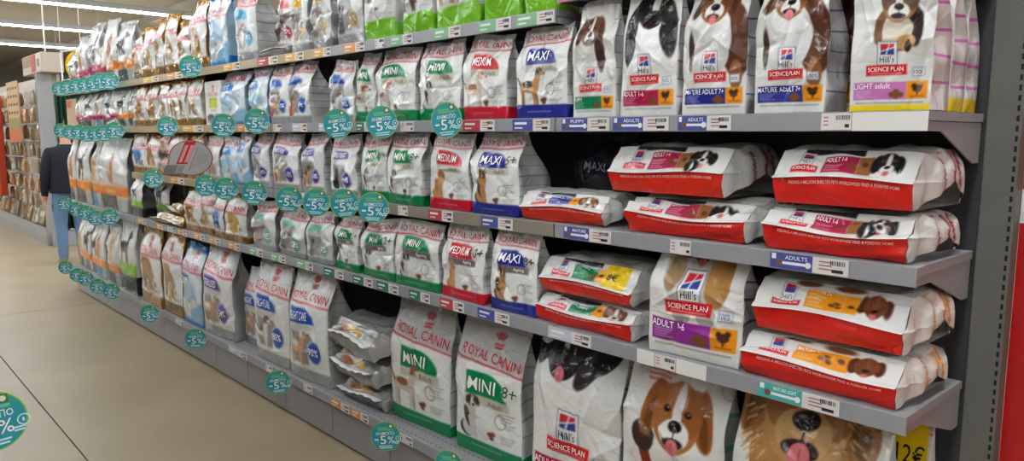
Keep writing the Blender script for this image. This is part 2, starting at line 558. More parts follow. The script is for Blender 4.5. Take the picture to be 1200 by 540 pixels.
def art_lime_black(A, o):
    asp = A.asp
    A.c[:] = rgb(226, 226, 224)
    dog_stand(A, .42, .42 * asp, .46 * asp, rgb(70, 66, 64), BLACK)
    A.rect(-.1, .26 * asp, 1.1, .43 * asp, o.get('c', LIME))
    A.lines(.15, .45, .35 * asp, 1, .05, (.95, .97, .9), th=.02)
    A.rect(-.1, -.1, 1.1, .26 * asp, rgb(44, 42, 42))
    A.lines(.15, .62, .21 * asp, 3, .07, (.7, .7, .7), th=.014)
    A.rect(-.1, -.1, 1.1, .03 * asp, SILVER, met=.5)

def hill_logo(A, x, y, s):
    """white square with the split red and blue mark"""
    A.rect(x - .5 * s, y - .62 * s, x + .5 * s, y + .62 * s, rgb(96, 100, 128))
    A.rect(x - .46 * s, y - .58 * s, x + .46 * s, y + .58 * s, (.95, .95, .95))
    A.rect(x - .34 * s, y - .06 * s, x + .34 * s, y + .48 * s, rgb(206, 40, 52))
    A.poly([(x - .34 * s, y - .06 * s), (x + .34 * s, y - .06 * s), (x + .34 * s, y + .28 * s), (x + .02 * s, y + .22 * s), (x - .34 * s, y + .10 * s)], rgb(44, 66, 150))
    A.cap(x - .34 * s, y + .10 * s, x + .34 * s, y + .30 * s, .025 * s, .025 * s, (.95, .95, .95))
    A.cap(x - .06 * s, y - .06 * s, x + .10 * s, y + .48 * s, .03 * s, .025 * s, (.95, .95, .95))
    A.text("Hill's", x, y - .30 * s, .72 * s, .34 * s, (.10, .10, .14))

def banner(A, x, y, w, h):
    A.rect(x - w / 2, y - h / 2, x + w / 2, y + h / 2, rgb(214, 32, 42), slope=.02)
    A.text('SCIENCE PLAN', x, y + h * .10, w * .86, h * .42, (1, 1, 1), .02)
    A.lines(x - w * .38, x + w * .38, y - h * .30, 1, .03, (1, .9, .9), th=h * .05)

def art_hill(A, o):
    asp = A.asp
    A.c[:] = rgb(228, 227, 223)
    k = o['dog']
    if k == 'beagle':
        A.ell(.30, 1.05, .24, .40, rgb(206, 204, 200)); 
        A.ell(.66, 1.12, .10, .34, rgb(66, 44, 34), .12)
        dog_face(A, .42, 1.50, .60, rgb(120, 78, 50), rgb(96, 58, 36), OFFW, tongue=False)
    elif k == 'collie':
        A.ell(.5, 1.05, .34, .46, rgb(240, 240, 238)); A.ell(.20, 1.15, .13, .46, BLACK, -.1); A.ell(.83, 1.22, .13, .44, BLACK, .15)
        dog_face(A, .52, 1.48, .62, BLACK, BLACK, OFFW, muzzle=rgb(40, 38, 40), tongue=False)
    elif k == 'aussie':
        A.ell(.84, .98, .22, .50, rgb(92, 54, 36), .1); A.ell(.86, .52, .09, .2, rgb(150, 98, 60)); A.ell(.46, 1.0, .34, .50, rgb(214, 213, 212)); A.ell(.50, 1.22, .26, .18, rgb(236, 235, 233))
        A.ell(.17, .86, .045, .26, rgb(70, 50, 42))
        dog_face(A, .48, 1.52, .66, rgb(150, 96, 50), rgb(104, 60, 36), OFFW, tongue=True)
    elif k == 'chihuahua':
        A.ell(.64, 1.00, .24, .26, rgb(96, 66, 46)); A.ell(.78, 1.04, .10, .26, rgb(46, 34, 32), .15); A.ell(.40, 1.04, .08, .22, rgb(120, 84, 56), -.2)
        A.ell(.58, .98, .17, .22, rgb(226, 214, 198)); A.ell(.70, .84, .12, .10, rgb(196, 150, 96)); A.ell(.72, .80, .05, .08, rgb(52, 38, 34))
        dog_face(A, .58, 1.34, .56, rgb(160, 112, 72), rgb(88, 60, 44), OFFW, ears='up', tongue=False)
        A.rect(.02, 1.40, .26, 1.75, rgb(246, 212, 30))
    elif k == 'terrier':
        A.ell(.50, .90, .36, .40, rgb(196, 192, 188)); A.ell(.74, .82, .13, .30, rgb(176, 128, 70)); A.ell(.26, .84, .09, .2, rgb(170, 140, 104))
        A.ell(.40, .44, .10, .10, rgb(170, 166, 160)); A.ell(.66, .44, .10, .10, rgb(170, 166, 160))
        dog_face(A, .50, 1.12, .50, rgb(206, 190, 170), rgb(176, 130, 76), OFFW)
    elif k == 'big_collie':
        A.poly([(.05, 1.48), (.05, 1.25), (.22, 1.16), (.75, 1.48)], BLACK)
        A.ell(.45, .92, .38, .36, rgb(232, 230, 226))
        dog_face(A, .34, 1.36, .62, BLACK, rgb(40, 38, 38), rgb(236, 234, 230), muzzle=rgb(46, 42, 44))
        A.ell(.66, 1.28, .10, .26, rgb(52, 46, 46), -.5); A.ell(.80, 1.40, .12, .22, BLACK, -.6)
    elif k == 'big_beagle':
        A.ell(.42, .72, .30, .40, rgb(226, 222, 216)); A.cap(.22, .98, .36, .50, .05, .05, rgb(134, 46, 30)); A.ell(.24, .92, .10, .13, rgb(60, 44, 38), .6)
        dog_face(A, .54, 1.14, .62, rgb(176, 112, 56), rgb(158, 92, 42), OFFW)
    elif k == 'golden':
        gld, gdk = rgb(188, 140, 84), rgb(150, 98, 50)
        A.ell(.46, 1.05, .34, .46, rgb(176, 128, 74)); 
        dog_face(A, .46, 1.36, .84, gld, gdk, rgb(206, 164, 108), muzzle=rgb(200, 156, 100))
        r = np.random.RandomState(3)
        for i in range(150):
            t = r.uniform(0, 6.28); q = r.uniform(.30, .44)
            x, y = .46 + math.cos(t) * q * .9, 1.22 + math.sin(t) * q * 1.2
            A.cap(x, y, x + math.cos(t) * .05 + r.uniform(-.02, .02), y + math.sin(t) * .05 - .04, .008, .003, [gld, gdk, rgb(214, 176, 120)][i % 3])
    lo = o.get('lo', 0.0)
    if k not in ('golden', 'big_beagle'):
        hill_logo(A, .48, .71 + lo, .24)
        banner(A, .47, .505 + lo, .50, .13)
        A.rect(.78, .42 + lo, .92, .53 + lo, rgb(150, 160, 184)); A.rect(.79, .43 + lo, .91, .52 + lo, (.93, .93, .93))
        A.text('100%', .85, .475 + lo, .10, .05, rgb(60, 80, 130))
        lc = o['c']
        A.rect(.05, .14 + lo, .72, .36 + lo, lc); A.rect(.72, .14 + lo, .96, .36 + lo, ORANGE)
        A.text(o['name'], .07 + .021 * len(o['name']), .312 + lo, .042 * len(o['name']), .068, (1, 1, 1))
        A.lines(.08, .30, .255 + lo, 4, .026, (.85, .85, .92))
        for kx, ky in ((.55, .20), (.60, .235), (.65, .20), (.60, .18)):
            A.ell(kx, ky + lo, .04, .034, rgb(126, 76, 44))
        A.ell(.84, .27 + lo, .055, .045, rgb(70, 40, 24)); A.ell(.88, .31 + lo, .026, .026, rgb(70, 40, 24)); A.ell(.80, .305 + lo, .03, .024, rgb(70, 40, 24), .7)
        A.cap(.84, .25 + lo, .84, .20 + lo, .01, .01, rgb(70, 40, 24))
        A.lines(.76, .92, .175 + lo, 1, .02, rgb(70, 40, 24))
        A.lines(.08, .92, .10 + lo, 1, .03, (.4, .4, .42), th=.008)
        if o.get('foot'):
            A.rect(-.1, -.1, 1.1, .075, o['foot'])
    else:
        A.lines(.20, .45, 1.42 if k == 'golden' else 1.46, 3, .04, rgb(206, 60, 60), th=.012)

def art_carton(A, o):
    asp = A.asp
    A.c[:] = rgb(236, 234, 230)
    crown(A, .5, .80 * asp, .18)
    A.text('ROYAL CANIN', .5, .70 * asp, .56, .09, RED)
    A.rect(.24, .38 * asp, .72, .62 * asp, rgb(184, 196, 40))
    A.lines(.32, .60, .54 * asp, 3, .07, (.96, .97, .8), th=.012)
    A.lines(.30, .66, .32 * asp, 1, .05, (.3, .3, .3), th=.012)
    A.ell(.30, .16 * asp, .22, .09, rgb(86, 86, 90)); A.ell(.72, .17 * asp, .2, .08, rgb(110, 110, 112)); A.ell(.5, .08 * asp, .4, .06, rgb(140, 140, 140))

def art_painted_shade(A, o):
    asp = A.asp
    A.c[:] = rgb(40, 40, 44)  # deep-shelf shade painted into the bag's print colours
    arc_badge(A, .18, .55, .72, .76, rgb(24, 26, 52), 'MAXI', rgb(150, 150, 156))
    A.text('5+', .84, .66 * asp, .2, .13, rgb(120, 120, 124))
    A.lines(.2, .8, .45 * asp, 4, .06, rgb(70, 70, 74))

ARTS = dict(dark=art_painted_shade, size=art_size, care=art_care, breed=art_breed, pup=art_pup, band=art_band, lime=art_lime,
            limeblack=art_lime_black, hill=art_hill, carton=art_carton)

# ---------------------------------------------------------------- bags
def smooth(t):
    t = np.clip(t, 0, 1)
    return t * t * (3 - 2 * t)

class StandBag:
    """block-bottom bag standing on its base: front at y = 0, x centred, closed along a seam at the top"""
    def __init__(s, w, h, d, seed, wr=1.0, slump=0.0, narrow=0.02):
        s.w, s.h, s.d, s.wr, s.slump, s.narrow = w, h, d, wr, slump, narrow
        r = np.random.RandomState(seed)
        s.ph = r.uniform(0, 6.28, 16); s.ang = r.uniform(-.9, .9, 16); s.fr = r.uniform(5, 16, 16); s.r = r
        s.cr = [(r.uniform(0, 1), r.uniform(.15, .9), r.uniform(-1.3, 1.3), r.uniform(.10, .3), r.choice([-1, 1])) for _ in range(11)]
    def front(s, a, v):
        q = 2 * a - 1
        t = smooth((v - .5) / .5)
        y = .30 * s.d * smooth((v - .66) / .34)
        y = y - .13 * s.d * (1 - q ** 4) * np.sin(math.pi * np.clip(v * 1.02, 0, 1)) ** .8
        n = 0
        for i in range(6):
            n = n + np.sin(s.fr[i] * (a * math.cos(s.ang[i] + i) + v * 1.3 * math.sin(s.ang[i] + i)) + s.ph[i]) / (1 + .12 * s.fr[i])
        y = y + s.wr * .0038 * n * (0.4 + .9 * v)
        for (ca, cv, an, ln, sg) in s.cr:        # sharp creases of the film
            X = (a - ca) * math.cos(an) + (v - cv) * math.sin(an); Y = -(a - ca) * math.sin(an) + (v - cv) * math.cos(an)
            y = y + s.wr * .0075 * sg * np.exp(-np.abs(Y) / .035) * np.exp(-(X / ln) ** 2)
        y = y + s.wr * .007 * np.exp(-((1 - v) / .13) ** 2) * np.sin(9 * a + s.ph[8]) * np.sin(23 * a + s.ph[9])
        wp = 1 - s.narrow * t - .02 * (1 - smooth(v / .15)) + .012 * np.sin(v * 5 + s.ph[10])
        x = q * .5 * s.w * wp + s.slump * v ** 2
        z = v * s.h * (1 - .02 * q * np.sin(s.ph[11]) * v) + .004 * np.sin(6 * a + s.ph[12]) * v
        return np.stack([x, y, z], -1)
    def back_y(s, v):
        return s.d * (1 - .66 * smooth((v - .40) / .60))
    def build(s, name, art, o, nu, nv, side=None, label_parent=None):
        ns = 5
        a = np.linspace(0, 1, nu + 1); v = np.linspace(0, 1, nv + 1)
        Ag, Vg = np.meshgrid(a, v)
        asp = s.h / s.w
        A = Art(Ag, Vg * asp, asp, max(1.1 / nu, asp * 1.1 / nv))
        art(A, o)
        F = s.front(Ag, Vg)                     # nv+1, nu+1, 3
        # ring columns: front nu+1, right side ns-1, back 2 columns.., left side ns-1
        L, R = F[:, 0], F[:, -1]
        def back(P):
            B = P.copy(); B[:, 1] = np.maximum(s.back_y(v), P[:, 1] + .004); return B
        RB, LB = back(R), back(L)
        g = (.03 + .22 * smooth(v / .9)) * s.d
        cols = [F[:, i] for i in range(nu + 1)]
        for i in range(1, ns):
            t = i / ns; P = R * (1 - t) + RB * t; P[:, 0] -= g * math.sin(math.pi * t) - .008 * np.sin(v * 19 + s.ph[3]) * math.sin(math.pi * t) * s.wr; cols.append(P)
        nb = 4
        for i in range(nb + 1):
            t = i / nb; P = RB * (1 - t) + LB * t; P[:, 1] += .10 * s.d * math.sin(math.pi * t) * np.sin(math.pi * v) ; cols.append(P)
        for i in range(1, ns):
            t = i / ns; P = LB * (1 - t) + L * t; P[:, 0] += g * math.sin(math.pi * t); cols.append(P)
        V = np.stack(cols, 1); nc = V.shape[1]
        idx = np.arange((nv + 1) * nc).reshape(nv + 1, nc)
        nxt = np.roll(idx, -1, axis=1)
        Q = np.stack([idx[:-1], nxt[:-1], nxt[1:], idx[1:]], -1)      # nv, nc, 4
        # colours per corner
        fc = np.concatenate([lin(A.c), A.m[..., None]], -1)            # nv+1, nu+1, 4
        C = np.empty((nv, nc, 4, 4))
        C[:, :nu, 0] = fc[:-1, :-1]; C[:, :nu, 1] = fc[:-1, 1:]; C[:, :nu, 2] = fc[1:, 1:]; C[:, :nu, 3] = fc[1:, :-1]
        sd = side or {}
        base = np.array(list(lin(sd.get('c', rgb(206, 206, 204)))) + [sd.get('m', 0.0)])
        vm = (v[:-1] + v[1:]) / 2
        sc = np.repeat(base[None], nv, 0)
        if 'foot' in sd:
            sc[vm < sd.get('fh', .125)] = list(lin(sd['foot'])) + [0.0]
        if 'lines' in sd:
            n = sd.get('ln', 8)
            k = (vm * n) % 1.0 < sd.get('lw', .12)
            k &= (vm > .14) & (vm < .95)
            sc[k] = list(lin(sd['lines'])) + [0.0]
        if 'top' in sd:
            sc[vm > sd.get('th', .88)] = list(lin(sd['top'])) + [sd.get('m', 0.0)]
        C[:, nu:] = sc[:, None, None, :]
        m = bpy.data.meshes.new(name)
        faces = Q.reshape(-1, 4)
        bot = [tuple(idx[0][::-1])]; top = [tuple(idx[-1])]
        m.from_pydata(V.reshape(-1, 3).tolist(), [], faces.tolist() + bot + top)
        cc = np.concatenate([C.reshape(-1, 4), np.repeat(sc[:1], nc, 0), np.repeat(sc[-1:], nc, 0)])
        at = m.color_attributes.new('print', 'FLOAT_COLOR', 'CORNER')
        at.data.foreach_set('color', cc.astype(np.float32).ravel())
        m.materials.append(FILM)
        m.polygons.foreach_set('use_smooth', [True] * (len(m.polygons) - 2) + [False, False])
        A.top_col = fc[-1, nu // 2]
        return m, A
    def letters(s, A, name='lettering'):
        if not A.t: return None
        mb = MB(); asp = A.asp
        for (st, a, b, w, h, c, slope) in A.t:
            v, f = text_mesh(st)
            w = min(w, 1.12 * ASPECT[st] * h)
            aa = a + v[:, 0] * w; bb = b + v[:, 1] * h + slope * (aa - a)
            vv = np.clip(bb / asp, 0.0, 1.0); aa = np.clip(aa, .004, .996)
            P = s.front(aa, vv); e = .01
            du = s.front(aa + e, vv) - s.front(aa - e, vv); dv = s.front(aa, vv + e) - s.front(aa, vv - e)
            n = np.cross(du, dv); n /= np.linalg.norm(n, axis=1)[:, None] + 1e-9
            mb.add((P + n * (.0036 if s.h < .45 else .0065)).tolist(), f, c)
        return mb.mesh(name)
    def seal(s, name='top_seal', height=.018, color=(.8, .8, .8, 0)):
        n = 14
        a = np.linspace(0.004, .996, n)
        P = s.front(a, np.ones(n))
        P[:, 1] += .004
        mb = MB()
        v = []
        for i in range(n):
            x, y, z = P[i]
            k = .0025 * math.sin(i * 1.9 + s.ph[2])
            v += [(x, y - .002, z - .004), (x, y + .002, z - .004), (x, y + .002 + k + height * .3, z + height), (x, y - .002 + k + height * .3, z + height)]
        f = []
        for i in range(n - 1):
            p, q = 4 * i, 4 * i + 4
            f += [(p, q, q + 3, p + 3), (p + 1, p + 2, q + 2, q + 1), (p + 3, q + 3, q + 2, p + 2), (p, p + 1, q + 1, q)]
        f += [(0, 3, 2, 1), (4 * n - 4, 4 * n - 3, 4 * n - 2, 4 * n - 1)]
        mb.add(v, f)
        m = mb.mesh(name)
        at = m.color_attributes['print']
        cc = np.repeat(np.array(color)[None], len(at.data), 0)
        at.data.foreach_set('color', cc.astype(np.float32).ravel())
        return m

SHELF = dict(A=1.955, B=1.605, C=1.254, D=0.904, E=0.245)
def res(x, y, z, w, h):
    dist = (Vector((x, y, z)) - CAM_POS).length
    k = FPX / dist
    cosv = max(.35, abs(y - CAM_POS.y) / dist)
    return int(np.clip(w * k * cosv * .95, 9, 110)), int(np.clip(h * k * .95, 12, 150))

SEED = [100]
def stand_bag(name, cat, shelf, x0, x1, h, design, o, label, group=None, d=.10, y=.02, yaw=0.0, wr=1.0, side=None, z=None, tilt=0.0, roll=0.0, slump=0.0, seal=True, narrow=.02):
    SEED[0] += 1
    w = x1 - x0
    zz = (SHELF[shelf] if z is None else z) + .001
    nu, nv = res((x0 + x1) / 2, y, zz, w, h)
    bag = StandBag(w, h, d, SEED[0], wr, slump, narrow)
    root = empty(name, ((x0 + x1) / 2, y, zz), yaw)
    root.rotation_euler = (tilt, roll, yaw)
    m, A = bag.build('body', ARTS[design], o, nu, nv, side)
    link('body', m, root)
    lm = bag.letters(A)
    if lm: tag(link('lettering', lm, root, INK), kind='stuff')
    if seal:
        link('top_seal', bag.seal(color=A.top_col), root, FILM)
    tag(root, label, cat, group)
    return root

# ---------------------------------------------------------------- where things stand (metres along the shelves)
POS = {
    'A1': (-8.220, -7.880, 0.320),
    'A2': (-7.871, -7.490, 0.442),
    'A3': (-7.490, -7.074, 0.505),
    'A4': (-7.084, -6.874, 0.402),
    'A5': (-6.898, -6.579, 0.492),
    'A6': (-6.599, -6.178, 0.437),
    'A7': (-6.199, -5.958, 0.315),
    'A8': (-5.967, -5.695, 0.340),
    'A9': (-5.713, -5.500, 0.371),
    'A10': (-5.509, -5.236, 0.380),
    'A11': (-5.252, -5.012, 0.301),
    'A12': (-5.020, -4.720, 0.409),
    'A13': (-4.707, -4.409, 0.415),
    'A14': (-4.300, -4.012, 0.400),
    'A15': (-3.861, -3.636, 0.330),
    'A16': (-3.622, -3.429, 0.330),
    'A17': (-3.403, -3.222, 0.330),
    'A18': (-3.167, -2.931, 0.340),
    'A19': (-2.931, -2.692, 0.330),
    'A20': (-2.654, -2.420, 0.330),
    'A21': (-2.415, -2.142, 0.330),
    'A22': (-2.132, -1.925, 0.330),
    'A23': (-1.921, -1.751, 0.330),
    'B1': (-7.968, -7.711, 0.288),
    'B2': (-7.756, -7.317, 0.288),
    'B3': (-7.330, -7.080, 0.288),
    'B4': (-7.119, -6.677, 0.288),
    'B5': (-6.677, -6.374, 0.288),
    'B6': (-6.385, -6.195, 0.288),
    'B7': (-6.226, -5.964, 0.288),
    'B8': (-5.964, -5.664, 0.288),
    'B9': (-5.673, -5.472, 0.288),
    'B10': (-5.480, -5.240, 0.288),
    'B11': (-5.281, -5.130, 0.288),
    'B12': (-5.162, -4.856, 0.288),
    'B13': (-4.842, -4.570, 0.266),
    'B14': (-4.589, -4.185, 0.288),
    'B15': (-4.168, -3.922, 0.288),
    'B16': (-3.896, -3.653, 0.288),
    'B17': (-3.682, -3.409, 0.288),
    'B18': (-3.258, -3.033, 0.269),
    'B19': (-3.040, -2.875, 0.287),
    'B20': (-2.861, -2.542, 0.288),
    'B21': (-2.530, -2.259, 0.288),
    'B22': (-2.254, -1.989, 0.288),
    'B23': (-1.962, -1.696, 0.288),
    'B24': (-1.692, -1.496, 0.345),
    'B25': (-1.496, -1.268, 0.350),
    'B26': (-1.271, -1.053, 0.350),
    'B27': (-1.046, -0.838, 0.350),
    'B28': (-0.800, -0.599, 0.360),
    'C1': (-6.337, -6.008, 0.281),
    'C2': (-6.028, -5.742, 0.275),
    'C3': (-5.742, -5.528, 0.284),
    'C4': (-5.536, -5.197, 0.277),
    'C5': (-5.213, -4.895, 0.272),
    'C6': (-4.895, -4.605, 0.263),
    'C7': (-4.591, -4.327, 0.259),
    'C8': (-4.345, -4.156, 0.284),
    'C9': (-4.162, -3.931, 0.284),
    'C10': (-3.890, -3.594, 0.282),
    'C11': (-3.566, -3.319, 0.283),
    'C12': (-3.269, -3.012, 0.272),
    'C13': (-3.012, -2.779, 0.282),
    'C14': (-2.779, -2.496, 0.284),
    'C15': (-2.467, -2.206, 0.284),
    'C16': (-2.200, -1.934, 0.284),
    'D1': (-8.380, -8.140, 0.600),
    'D2': (-8.130, -7.600, 0.600),
    'D3': (-7.590, -7.280, 0.600),
    'D4': (-7.270, -6.560, 0.600),
    'D5': (-6.480, -6.150, 0.290),
    'D6': (-6.140, -5.800, 0.290),
    'D9': (-5.264, -4.970, 0.268),
    'D10': (-5.000, -4.755, 0.287),
    'D11': (-4.783, -4.573, 0.265),
    'D12': (-4.579, -4.267, 0.270),
    'D13': (-4.196, -3.877, 0.255),
    'D14': (-3.846, -3.535, 0.237),
    'D15': (-3.526, -3.264, 0.242),
    'D16': (-3.252, -3.020, 0.242),
    'D17': (-3.005, -2.730, 0.249),
    'D18': (-2.730, -2.404, 0.264),
    'D19': (-2.401, -2.112, 0.275),
    'D20': (-2.097, -1.836, 0.283),
    'D21': (-1.361, -1.039, 0.290)}
TAGS = [
    ('A', -5.904, -5.571, 'y', None),
    ('A', -5.399, -5.108, 'o', None),
    ('A', -4.439, -4.199, 'y', None),
    ('A', -3.976, -3.731, 'r', None),
    ('A', -3.654, -3.453, 'y', None),
    ('A', -3.350, -3.187, 'y', None),
    ('A', -3.072, -2.892, 'o', None),
    ('A', -2.810, -2.738, 'w', None),
    ('A', -2.693, -2.535, 'g', None),
    ('A', -2.393, -2.230, 'g', None),
    ('A', -2.127, -1.954, 'g', None),
    ('A', -1.928, -1.746, 'g', None),
    ('B', -5.160, -4.802, 'y', None),
    ('B', -4.271, -4.098, 'o', None),
    ('B', -3.810, -3.711, 'w', None),
    ('B', -3.596, -3.442, 'l', None),
    ('B', -3.322, -3.207, 'l', None),
    ('B', -2.978, -2.858, 'd', None),
    ('B', -2.629, -2.537, 'w', None),
    ('B', -2.218, -2.039, 'r', None),
    ('B', -1.944, -1.761, 'b', None),
    ('B', -1.707, -1.508, 'b', 'PUPPY'),
    ('B', -1.492, -1.288, 'b', 'ADULTS'),
    ('B', -1.256, -1.088, 'b', 'ADULTS'),
    ('B', -0.842, -0.770, 'w', None),
    ('C', -5.444, -5.181, 'o', None),
    ('C', -3.539, -3.430, 'w', None),
    ('C', -2.658, -2.589, 'w', None),
    ('C', -2.440, -2.285, 'r', None),
    ('C', -2.116, -1.943, 'b', None),
    ('C', -1.694, -1.493, 'b', 'MATURE'),
    ('C', -1.270, -1.200, 'w', None),
    ('C', -0.958, -0.756, 'b', 'ADULTS'),
    ('D', -6.225, -6.041, 'o', None),
    ('D', -5.789, -5.606, 'o', None),
    ('D', -5.570, -5.397, 'l', None),
    ('D', -5.364, -5.184, 'o', None),
    ('D', -5.044, -4.866, 'o', None),
    ('D', -4.795, -4.616, 'o', None),
    ('D', -4.484, -4.322, 'o', None),
    ('D', -4.179, -4.009, 'g', None),
    ('D', -3.902, -3.727, 'g', None),
    ('D', -3.601, -3.427, 'g', None),
    ('D', -3.314, -3.126, 'd', None),
    ('D', -3.041, -2.872, 'd', None),
    ('D', -2.837, -2.668, 'd', None),
    ('D', -2.586, -2.441, 'd', None),
    ('D', -2.372, -2.220, 'r', None),
    ('D', -2.138, -1.960, 'b', None),
    ('D', -1.761, -1.567, 'l', None),
    ('D', -0.975, -0.758, 't', 'MATURE LIGHT'),
    ('D', -1.313, -1.240, 'w', None),
    ('E', -5.500, -5.330, 'l', None),
    ('E', -4.559, -4.280, 'l', None),
    ('E', -4.025, -3.937, 'w', None),
    ('E', -3.572, -3.479, 'w', None),
    ('E', -3.284, -3.103, 'o', None),
    ('E', -3.087, -2.934, 'o', None),
    ('E', -2.675, -2.578, 'w', None),
]
BLANKS = [('B', -0.768, -0.603), ('D', -1.380, -1.316), ('D', -1.237, -1.136), ]
DISCS = [
    ('A', -8.102, 1.965, None),
    ('A', -7.782, 1.967, None),
    ('A', -7.455, 1.960, None),
    ('A', -7.178, 1.955, None),
    ('A', -6.915, 1.956, None),
    ('A', -6.690, 1.966, None),
    ('A', -6.481, 1.956, None),
    ('A', -4.769, 1.958, 'teal discount disc on the tan top rail under the tall gold bag'),
    ('B', -8.154, 1.578, None),
    ('B', -7.806, 1.561, None),
    ('B', -7.506, 1.561, None),
    ('B', -7.229, 1.546, None),
    ('B', -6.965, 1.547, None),
    ('B', -6.714, 1.554, None),
    ('B', -6.429, 1.574, None),
    ('B', -5.234, 1.599, 'teal discount disc on the second rail under the small gold bags'),
    ('B', -4.303, 1.598, 'teal discount disc on the second rail next to the white carton'),
    ('B', -3.861, 1.617, 'teal discount disc on the second rail under the narrow light blue bag'),
    ('B', -3.023, 1.596, 'teal discount disc on the second rail under the lone blue-badge bag'),
    ('B', -2.664, 1.600, 'teal discount disc on the second rail under a green-footed bag'),
    ('B', -2.230, 1.602, 'teal discount disc on the second rail between green and red feet'),
    ('C', -5.587, 1.238, 'teal discount disc on the third rail under the small gold bags'),
    ('C', -4.616, 1.240, 'teal discount disc on the third rail below the teardrop sign'),
    ('C', -4.307, 1.235, 'teal discount disc on the third rail under the light blue bags'),
    ('C', -3.929, 1.233, 'teal discount disc on the third rail at the joint of two bays'),
    ('C', -3.521, 1.226, 'teal discount disc on the third rail under the purple-badge bags'),
    ('C', -3.241, 1.228, 'teal discount disc on the third rail before the black-animal bag'),
    ('C', -2.981, 1.242, 'teal discount disc on the third rail under the black-animal bag'),
    ('C', -2.742, 1.240, 'teal discount disc on the third rail under the green 8+ bags'),
    ('D', -8.229, 0.883, None),
    ('D', -7.788, 0.858, None),
    ('D', -7.465, 0.851, None),
    ('D', -7.145, 0.830, None),
    ('D', -6.725, 0.874, None),
    ('E', -8.387, 0.235, None),
    ('E', -7.932, 0.221, None),
    ('E', -7.626, 0.232, None),
    ('E', -7.235, 0.220, None),
    ('E', -6.819, 0.239, None),
    ('E', -5.841, 0.223, 'teal discount disc on the bottom rail under the big gold bags'),
    ('E', -4.922, 0.221, 'teal discount disc on the bottom rail under the big purple-badge bag'),
    ('E', -3.725, 0.224, 'teal discount disc on the bottom rail under the 80% bag'),
    ('E', -2.684, 0.240, 'teal discount disc on the bottom rail under the standing-terrier bag'),
    ('E', -2.231, 0.255, 'teal discount disc on the bottom rail under the big 8+ bag'),
]

